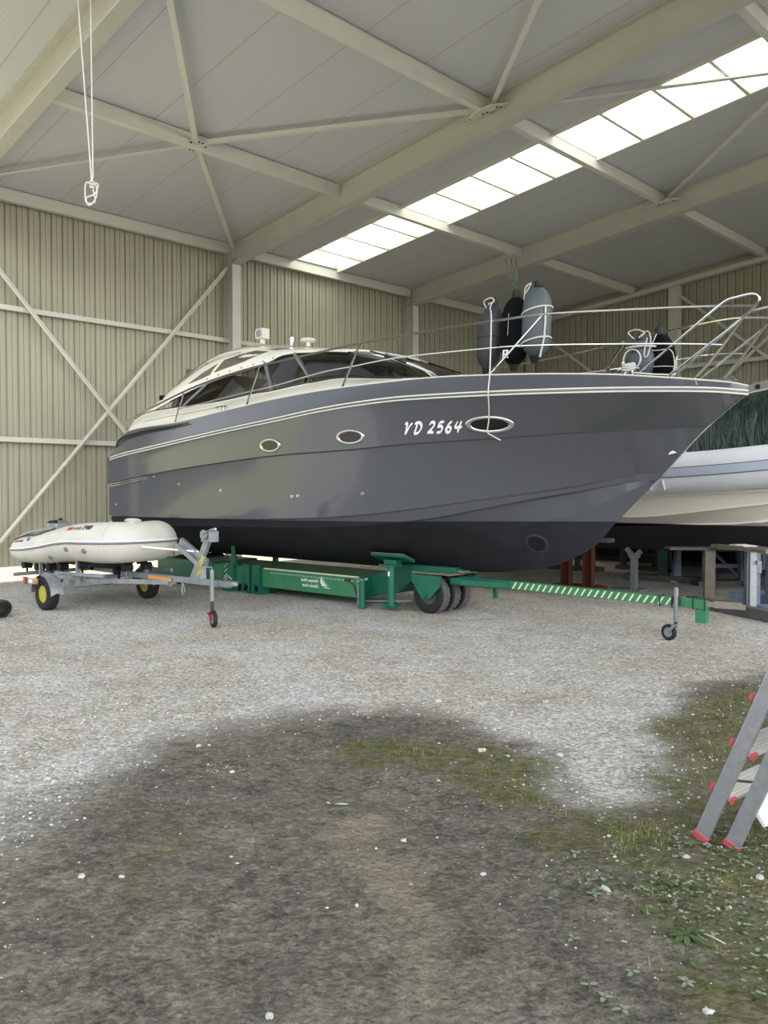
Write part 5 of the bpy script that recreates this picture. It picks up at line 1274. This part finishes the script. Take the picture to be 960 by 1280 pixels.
i_ = min(range(len(c_)), key=lambda k: abs(c_[k].x-1.60)+(0 if c_[k].y > 0 else 9))
mb = MB(); q = rt(i_, .95, 0); mb.lathe([(.03, 0), (.03, .012), (.012, .016)], q, q-c_[i_]); mb.build('inflation_valve', M['textgrey'], parent=rib)
mb = MB(); b0 = rt(i_, 1.25, -.01); mb.prism([b0+V3((.10, 0, 0)), b0+V3((-.10, 0, 0)), b0+V3((-.01, .0, .14))], (0, .012, 0)); mb.torus(b0+V3((.0, .03, .05)), (.3, 1, 0), .028, .007, 14, 6, mat=1); mb.build('lifting_eye', [M['ribtube'], M['chrome']], parent=rib)
i2 = min(range(len(c_)), key=lambda k: abs(c_[k].x-1.80)+(0 if c_[k].y > 0 else 9))
for da in (0, 2):
    mb = MB(); mb.tube([rt(i2-da//2, a_, .016) for a_ in (-.30, -.45, -.6, -.75, -.85)], .02, 8); mb.build('grab_patch', M['ribtube'], parent=rib)
rk = smooth_tab([(-2.0, 1.9), (-1.6, 1.45), (-1.1, 1.05), (-.5, .85), (.5, .72), (2, .62), (6.4, .6)])
rows = []; rows2 = []
for i in range(34):
    s = -1.95+i*.25; hb = lerp_tab([(-2, .0), (-1.5, .42), (-1, .7), (0, .98), (1, 1.08), (6.5, 1.08)])(s); k = rk(s)
    zf = lerp_tab([(-2, 2.0), (0, 1.66), (1, 1.61), (2.2, 1.545), (6.5, 1.50)])(s); zs1 = lerp_tab([(-2, 1.95), (.6, 1.40), (2.2, 1.19), (6.5, 1.05)])(s); zs2 = lerp_tab([(-2, 1.92), (-.3, 1.30), (1.0, 1.10), (6.5, .85)])(s)
    prof = [(hb, max(k, zf)), (hb+.035, max(k, zf-.01)), (hb+.035, max(k, zf-.05)), (hb-.01, max(k, zf-.065)), (hb-.07, max(k, zs1+.03)), (hb-.045, max(k, zs1)), (hb-.10, max(k, zs1-.02)), (hb*.72, max(k, zs2+.02)), (hb*.72+.02, max(k, zs2)), (hb*.67, max(k, zs2-.02)), (0, k)]
    prof = [(max(0, b) if z > k+1e-6 else 0, z) for b, z in prof]; rows.append([(s, b, z) for b, z in prof]); rows2.append([(s, -b, z) for b, z in prof])
def ribhull_mat():
    m = mat('rib_hull_paint', srgb(206, 202, 190), .35, coat=.2); N = m.node_tree.nodes; L = m.node_tree.links; p = N['Principled BSDF']
    tc = N.new('ShaderNodeTexCoord'); sp = N.new('ShaderNodeSeparateXYZ'); L.new(tc.outputs['Object'], sp.inputs[0]); c = N.new('ShaderNodeMath'); c.operation = 'LESS_THAN'; c.inputs[1].default_value = 1.075; L.new(sp.outputs['Z'], c.inputs[0])
    mx = N.new('ShaderNodeMix'); mx.data_type = 'RGBA'; L.new(c.outputs[0], mx.inputs[0]); mx.inputs[6].default_value = srgb(230, 226, 214); p.inputs['Specular IOR Level'].default_value = .25; mx.inputs[7].default_value = srgb(12, 16, 34); L.new(mx.outputs[2], p.inputs['Base Color']); return m
mb = MB(); mb.grid(rows); mb.grid(rows2, flip=True); mb.build('hull', ribhull_mat(), parent=rib, sharp=20)
for k_, (ia, dz_, rr_) in enumerate(((2, -.0, .022), (5, .0, .014), (8, .0, .016))):
    for sg in (1, -1):
        P = [V3((r[ia][0], sg*(r[ia][1]+.004), r[ia][2])) for r in rows if r[ia][1] > .3 and (ia < 8 or r[ia][0] < .9)]
        mb = MB(); mb.tube(P, rr_, 8); mb.build('spray_rail', M['ribhull'], parent=rib)
mb = MB(); mb.box((2.6, 0, 1.60), (7.4, 1.9, .05)); mb.box((6.3, 0, 1.5), (.06, 1.9, .9)); mb.build('deck', M['ribhull'], parent=rib, smooth=False)
mb = MB(); mb.cyl((.02, 1.02, 1.30), (.02, 1.05, 1.30), .03, 12); mb.build('drain_plug', M['bolt'], parent=rib)

# ------------------------------------------------------------------ tarpaulin-covered boat further back, with its perforated bow plate
TB = -7.35
tpb = empty('covered_boat', MBOAT @ Matrix.Translation((0, TB, 0)), 'boat under a dark green tarpaulin standing behind the white inflatable', 'boat')
rows = []
for i in range(50):
    s = -3.0+i*.15; en = min(1, (i)/5+.05)*min(1, (49-i)/3+.15); row = []
    for j in range(17):
        a = -1+2*j/16; hb = 1.45*en; zt = 3.38-.10*max(0, s)*.5+.25*(1-abs(a))*1.0*en-.5*(1-en)
        w_ = .05*noise.noise(V3((s*1.5, a*3, 2)))+.03*noise.noise(V3((s*5, a*2, 7)))
        if abs(a) < .72: row.append((s, a/.72*hb*.95, zt+.08*noise.noise(V3((s*1.1, a*2, 5)))))
        else:
            t = (abs(a)-.72)/.28; sgn_ = 1 if a > 0 else -1
            row.append((s, sgn_*(hb*(.95+.08*sin(pi*t)*.6)+.05*noise.noise(V3((s*3.3, t*1.2, 3)))), zt-.32*(1-abs(.72))-t*2.2+w_))
    rows.append(row)
mb = MB(); mb.grid(rows); mb.grid([rows[0], [(a+.01, b, 1.6) for a, b, c in rows[0]]]); mb.build('tarpaulin', M['tarp'], parent=tpb, sharp=180)
mb = MB(); rr = []
for i in range(14):
    s = -3.2+i*.58; hb = min(1.25, .1+i*.35); rr.append([(s, y*hb, .75+.9*abs(y)**1.5+max(0, (2-i))*.35) for y in (-1, -.6, -.3, 0, .3, .6, 1)])
mb.grid(rr); mb.build('hull', mat('dark_bottom', srgb(26, 40, 52), .6), parent=tpb, sharp=40)
mb = MB(); rows = []
pl = empty('bow_sprit_boat', MBOAT @ Matrix.Translation((0, -5.6, 0)), 'grey metal bow sprit with oval holes reaching over the green tarpaulin', 'bow sprit')
P = spline([(2.05, 0, 3.10), (1.75, 0, 3.22), (1.35, 0, 3.33), (.8, 0, 3.42), (0, 0, 3.48), (-1, 0, 3.5)], 5)
mb.grid([[q+V3((0, y, 0)) for y in (-.2, .2)] for q in P]+[]); mb.grid([[q+V3((0, .2, 0)), q+V3((0, .2, -.14*min(1, .2+i*.09)))] for i, q in enumerate(P)]); mb.grid([[q+V3((0, -.2, 0)), q+V3((0, -.2, -.14*min(1, .2+i*.09)))] for i, q in enumerate(P)]); mb.grid([[q+V3((0, y, -.14*min(1, .2+i*.09))) for y in (-.2, .2)] for i, q in enumerate(P)])
mb.build('sprit_plate', mat('sprit_grey', srgb(150, 148, 140), .5, metal=.3), parent=pl, sharp=50)
for i in (7, 10, 13, 16):
    q = P[i]; mb = MB(); mb.lathe([(.042, -.004), (.042, .006)], q+V3((0, .2, -.07)), (0, 1, 0)); mb.build('sprit_hole', M['black'], parent=pl)
mb = MB(); mb.tube([P[4]+V3((0, .24, -.16)), P[9]+V3((0, .26, -.14)), P[14]+V3((0, .26, -.16))], .014, 8); mb.tube([P[6]+V3((0, .24, -.15)), P[6]+V3((0, .2, -.06))], .01, 6); mb.tube([P[12]+V3((0, .26, -.15)), P[12]+V3((0, .2, -.06))], .01, 6); mb.build('sprit_rail', M['chrome'], parent=pl)
mb = MB(); mb.bar((-1, 0, 3.45), (-1.2, 0, .4), .2, .2, (1, 0, 0)); mb.box((-1.2, 0, .2), (.8, .8, .4)); mb.build('sprit_stand', M['darksteel'], parent=pl)

# ------------------------------------------------------------------ supports under the boats
def MW(x, y, yaw=0.0): return Matrix.Translation((x, y, 0)) @ Matrix.Rotation(yaw, 4, 'Z')
BY = atan2(-.641, .767)
def part(e, name, m, f, smooth=False, bev=0):
    mb = MB(); f(mb); return mb.build(name, M[m], parent=e, smooth=smooth, bevel=bev)
# dark covered hull added further back to darken the space under the boats
for (x, y, L, W_, H_, lab) in ((5.4, 17.75, 6.0, 1.9, 1.35, 'low dark covered hull added by the back wall to darken the space'),):
    e = empty('dark_backing_hull', Matrix.Translation((x, y, 0)) @ Matrix.Rotation(-AB, 4, 'Z'), lab, 'boat'); mb = MB(); rows = []
    for i in range(15):
        t = i/14; k = min(1, t*3.0+.15)*min(1, (1-t)*6+.55); s = (t-.5)*L
        rows.append([(s, y_*W_/2*k*w2, z_) for y_, w2, z_ in ((-1, .35, .12), (-1, .7, .3), (-1, 1, .75), (-1, 1.0, H_*.8), (-.6, 1, H_), (0, 1, H_+.1), (.6, 1, H_), (1, 1.0, H_*.8), (1, 1, .75), (1, .7, .3), (1, .35, .12))])
    mb.grid(rows); n_ = len(rows[0]); mb.add(rows[0], [tuple(range(n_))]); mb.add(rows[-1], [tuple(range(n_))]); mb.build('cover', mat('dark_cover', srgb(26, 30, 36), .8, noise_amt=.3), parent=e, sharp=50)
    mb = MB(); mb.box((0, 0, .07), (L*.7, .35, .14)); mb.build('keel_beam', M['oldwood'], parent=e)
# red-brown trestle below the yacht forefoot
e = empty('red_trestle', MW(3.02, 12.6, BY), 'rust red steel trestle standing behind the yacht forefoot', 'trestle')
for x in (-.16, .22):
    part(e, 'leg', 'redsteel', lambda mb: ibeam(mb, (x, 0, .08), (x, 0, .72), .16, .12, (1, 0, 0)))
part(e, 'foot_plate', 'redsteel', lambda mb: mb.box((.03, 0, .04), (.8, .5, .08))); part(e, 'head_plate', 'redsteel', lambda mb: mb.box((.03, 0, .75), (.6, .3, .06))); part(e, 'head_timber', 'oldwood', lambda mb: mb.box((.25, 0, .81), (.7, .2, .06)))
# grey post with forked head
e = empty('forked_post_stand', MW(3.93, 12.55, BY), 'slim grey post stand with a forked head under the white inflatable', 'stand')
part(e, 'post', 'galv', lambda mb: mb.bar((0, 0, .02), (0, 0, .56), .09, .09, (1, 0, 0))); part(e, 'base_plate', 'galv', lambda mb: mb.box((-.10, 0, .015), (.5, .3, .03)))
part(e, 'fork_head', 'galv', lambda mb: (mb.bar((0, 0, .53), (-.13, 0, .66), .05, .07), mb.bar((0, 0, .53), (.11, 0, .63), .05, .07), mb.box((0, 0, .55), (.16, .1, .06))))
# prop, green topped
e = empty('green_top_prop', MW(4.85, 13.9, BY), 'upright boat prop with green painted top half on a beam', 'prop')
part(e, 'post', 'darksteel', lambda mb: mb.bar((0, 0, .06), (0, 0, .35), .12, .12, (1, 0, 0))); part(e, 'post_top', 'green2', lambda mb: mb.bar((0, 0, .35), (0, 0, .74), .12, .12, (1, 0, 0))); part(e, 'base_beam', 'oldwood', lambda mb: mb.box((.1, 0, .05), (1.5, .25, .1)))
# steel frame trestles in the dark
def frame_trestle(x, y, w_, h_, lab, yaw=BY, m='darksteel'):
    e = empty('frame_trestle', MW(x, y, yaw), lab, 'trestle')
    for sx in (-1, 1): part(e, 'leg', m, lambda mb: mb.bar((sx*w_/2, 0, 0), (sx*w_/2, 0, h_), .10, .10, (1, 0, 0)))
    part(e, 'leg', m, lambda mb: mb.bar((0, .5, 0), (0, .5, h_), .10, .10, (1, 0, 0)))
    part(e, 'top_rail', m, lambda mb: mb.box((0, 0, h_+.03), (w_+.3, .14, .07))); part(e, 'cross_rail', m, lambda mb: mb.box((0, 0, h_*.42), (w_, .06, .06))); part(e, 'diagonal', m, lambda mb: mb.bar((-w_/2, .06, h_*.9), (w_/2, .06, .1), .05, .04))
    part(e, 'foot_rail', 'oldwood', lambda mb: mb.box((0, .1, .04), (w_+.3, .3, .08))); return e
frame_trestle(5.62, 13.2, .62, .78, 'dark grey steel frame trestle under the inflatable, beside the work bench', 0.1, 'bluegrey')
frame_trestle(5.1, 15.6, .9, .72, 'dim steel trestle deep under the boats behind the green topped prop')
frame_trestle(3.6, 15.8, 1.1, .8, 'dim steel trestle in the shadow between red trestle and forked post')
frame_trestle(7.0, 14.8, .8, .8, 'dim steel trestle under the tarpaulin-covered boat', BY, 'darksteel')
e = empty('blue_prop', MW(5.05, 13.7, .3), 'slim blue-grey wedge-shaped prop beside the green topped prop', 'prop')
part(e, 'post', 'bluegrey', lambda mb: mb.prism([(-.10, 0, 0), (.06, 0, 0), (.05, 0, .72), (.0, 0, .72)], (0, .08, 0)))
# timber and steel work bench on ground beams
e = empty('timber_trestle', MW(4.72, 10.75, 0), 'weathered timber trestle with planks on top at the frame edge', 'trestle')
part(e, 'leg', 'wood', lambda mb: mb.box((-.02, .72, .38), (.09, .07, .70))); part(e, 'leg', 'wood', lambda mb: mb.box((-.10, .70, .38), (.06, .07, .70)))
part(e, 'leg', 'alu', lambda mb: mb.box((.10, -.30, .40), (.085, .07, .74))); part(e, 'leg', 'bluegrey', lambda mb: mb.box((.26, .05, .40), (.18, .09, .74)))
part(e, 'top_plank', 'oldwood', lambda mb: mb.box((-.15, .75, .745), (1.0, .24, .035))); part(e, 'top_plank', 'wood', lambda mb: mb.bar((-.02, .60, .79), (.26, -.45, .79), .14, .05)); part(e, 'top_plank', 'wood', lambda mb: mb.bar((.25, .55, .80), (.55, -.1, .78), .10, .04))
part(e, 'sheet_scrap', 'lettering', lambda mb: mb.prism([(.05, .3, .82), (.18, .1, .84), (.28, -.05, .825), (.12, .0, .82)], (0, 0, .012)))
part(e, 'clamp_plate', 'galv', lambda mb: (mb.box((.14, -.36, .64), (.03, .05, .05)), mb.box((.32, .0, .55), (.06, .06, .16))))
for (a, b, lab) in (((4.20, 10.95), (4.85, 9.0), 'dark square timber beam lying on the gravel in front of the bench'), ((4.9, 11.3), (5.9, 10.6), 'blue-grey steel beam lying flat behind the dark timber beam')):
    mb = MB(); mb.bar((a[0], a[1], .07), (b[0], b[1], .07), .14, .13); o = tag(mb.build('ground_beam_timber', M['oldwood' if a[0] < 4.5 else 'bluegrey'], smooth=False), lab, 'beam', kind='thing')
e = empty('steel_cradle', MW(5.25, 10.6, 0), 'blue-grey steel cradle post with diagonal stay at the frame edge', 'cradle')
part(e, 'post', 'bluegrey', lambda mb: mb.box((0.0, .15, .35), (.16, .16, .70))); part(e, 'base', 'bluegrey', lambda mb: mb.box((.2, -.25, .045), (1.1, .5, .05))); part(e, 'stay', 'alu', lambda mb: mb.bar((-.02, .02, .47), (.55, -.35, .08), .04, .05)); part(e, 'cross_tube', 'bluegrey', lambda mb: mb.box((.5, .3, .62), (1.2, .12, .16)))
e = empty('green_keel_block', MW(6.0, 12.3, 0), 'green steel keel block under the inflatable at the frame edge', 'block')
part(e, 'block', 'green', lambda mb: (mb.prism([(-.35, 0, .35), (1.3, 0, .35), (1.3, 0, 1.0), (-.35, 0, .90)], (0, .3, 0))), False, .02); part(e, 'block_leg', 'darksteel', lambda mb: mb.box((.5, .15, .18), (.3, .3, .36)))
# black rubber tyre end at the frame's other edge
e = empty('rubber_tyre', Matrix.Translation((-4.91, 9.9, .0)), 'black rubber tyre just entering the frame beside the dinghy trailer', 'tyre')
mb = MB(); mb.torus((0, 0, .11), (0, 0, 1), .17, .1, 32, 12); mb.build('tyre_ring', M['black'], parent=e)
# pale scrap of paper fixed on the yacht stem
mb = MB(); q = on_hull(.72, 1.98, .0)
mb.prism([q+V3((.05, .012, -.02)), q+V3((-.045, .012, 0)), q+V3((.01, .012, .03))], (0, .004, 0)); mb.build('stem_sticker', M['lettering'], parent=yacht, smooth=False)
# ------------------------------------------------------------------ daylight
w = bpy.data.worlds.new('sky'); scn.world = w; w.use_nodes = True; N = w.node_tree.nodes; L = w.node_tree.links
bg = N['Background']; tc = N.new('ShaderNodeTexCoord'); sp = N.new('ShaderNodeSeparateXYZ'); L.new(tc.outputs['Generated'], sp.inputs[0])
rm = N.new('ShaderNodeValToRGB'); e = rm.color_ramp.elements
e[0].position = .0; e[0].color = (.20, .20, .17, 1); e[1].position = 1; e[1].color = (.44, .52, .62, 1)
for q, c in ((.5, (.28, .29, .25, 1)), (.54, (.45, .46, .42, 1)), (.60, (1.85, 1.86, 1.82, 1)), (.74, (.98, 1.04, 1.12, 1))):
    x = e.new(q); x.color = c
mp = N.new('ShaderNodeMath'); mp.operation = 'MULTIPLY_ADD'; L.new(sp.outputs['Z'], mp.inputs[0]); mp.inputs[1].default_value = .5; mp.inputs[2].default_value = .5
L.new(mp.outputs[0], rm.inputs['Fac'])
# brighter part of the sky behind the camera, added to lift the pale boats
dt = N.new('ShaderNodeVectorMath'); dt.operation = 'DOT_PRODUCT'; L.new(tc.outputs['Generated'], dt.inputs[0]); dt.inputs[1].default_value = V3((.15, -.9, .42)).normalized()
mr = N.new('ShaderNodeMapRange'); mr.inputs['From Min'].default_value = .55; mr.inputs['From Max'].default_value = 1.0; mr.inputs['To Min'].default_value = 1.0; mr.inputs['To Max'].default_value = 2.3
mr.interpolation_type = 'SMOOTHSTEP'; L.new(dt.outputs['Value'], mr.inputs['Value'])
# trees close by on the open gable side: darker low down, sky above them
d2 = N.new('ShaderNodeVectorMath'); d2.operation = 'DOT_PRODUCT'; L.new(tc.outputs['Generated'], d2.inputs[0]); d2.inputs[1].default_value = V3((-.95, -.30, .0)).normalized()
m2 = N.new('ShaderNodeMapRange'); m2.interpolation_type = 'SMOOTHSTEP'; m2.inputs['From Min'].default_value = .80; m2.inputs['From Max'].default_value = .90; m2.inputs['To Min'].default_value = 0; m2.inputs['To Max'].default_value = 1; L.new(d2.outputs['Value'], m2.inputs['Value'])
m3 = N.new('ShaderNodeMapRange'); m3.interpolation_type = 'SMOOTHSTEP'; m3.inputs['From Min'].default_value = .20; m3.inputs['From Max'].default_value = .32; m3.inputs['To Min'].default_value = .8; m3.inputs['To Max'].default_value = 0; L.new(sp.outputs['Z'], m3.inputs['Value'])
m4 = N.new('ShaderNodeMath'); m4.operation = 'MULTIPLY'; L.new(m2.outputs[0], m4.inputs[0]); L.new(m3.outputs[0], m4.inputs[1])
m5 = N.new('ShaderNodeMath'); m5.operation = 'SUBTRACT'; m5.inputs[0].default_value = 1; L.new(m4.outputs[0], m5.inputs[1])
m6 = N.new('ShaderNodeMath'); m6.operation = 'MULTIPLY'; L.new(m5.outputs[0], m6.inputs[0]); L.new(mr.outputs['Result'], m6.inputs[1])
mx = N.new('ShaderNodeMix'); mx.data_type = 'RGBA'; mx.blend_type = 'MULTIPLY'; mx.inputs[0].default_value = 1
L.new(rm.outputs['Color'], mx.inputs[6]); L.new(m6.outputs[0], mx.inputs[7]); L.new(mx.outputs[2], bg.inputs['Color'])
# bright horizon added towards the long open side to lift the hall wall
d3 = N.new('ShaderNodeVectorMath'); d3.operation = 'DOT_PRODUCT'; L.new(tc.outputs['Generated'], d3.inputs[0]); d3.inputs[1].default_value = V3((.93, -.36, .08)).normalized()
m7 = N.new('ShaderNodeMapRange'); m7.interpolation_type = 'SMOOTHSTEP'; m7.inputs['From Min'].default_value = .80; m7.inputs['From Max'].default_value = .98; m7.inputs['To Min'].default_value = 0; m7.inputs['To Max'].default_value = 1; L.new(d3.outputs['Value'], m7.inputs['Value'])
m8 = N.new('ShaderNodeMix'); m8.data_type = 'RGBA'; L.new(m7.outputs[0], m8.inputs[0]); L.new(mx.outputs[2], m8.inputs[6]); m8.inputs[7].default_value = (3.7, 3.6, 3.4, 1); L.new(m8.outputs[2], bg.inputs['Color'])
bg.inputs['Strength'].default_value = 1.0
su = bpy.data.lights.new('sun', 'SUN'); su.energy = 8.0; su.angle = radians(1.5); su.color = (1, .95, .86)
so = bpy.data.objects.new('sun', su); COL.objects.link(so)
d = V3((-.30, .95, .80)).normalized()          # towards the sun: behind the hall
so.rotation_euler = d.to_track_quat('Z', 'Y').to_euler(); so.location = (0, 0, 30)
scn.view_settings.view_transform = 'Standard'; scn.view_settings.look = 'None'; scn.view_settings.gamma = 1
scn.view_settings.use_curve_mapping = False
scn.view_settings.exposure = 0.38
scn.cycles.use_denoising = True; scn.cycles.max_bounces = 12; scn.cycles.diffuse_bounces = 8; scn.cycles.transparent_max_bounces = 16
scn.cycles.sample_clamp_indirect = 8
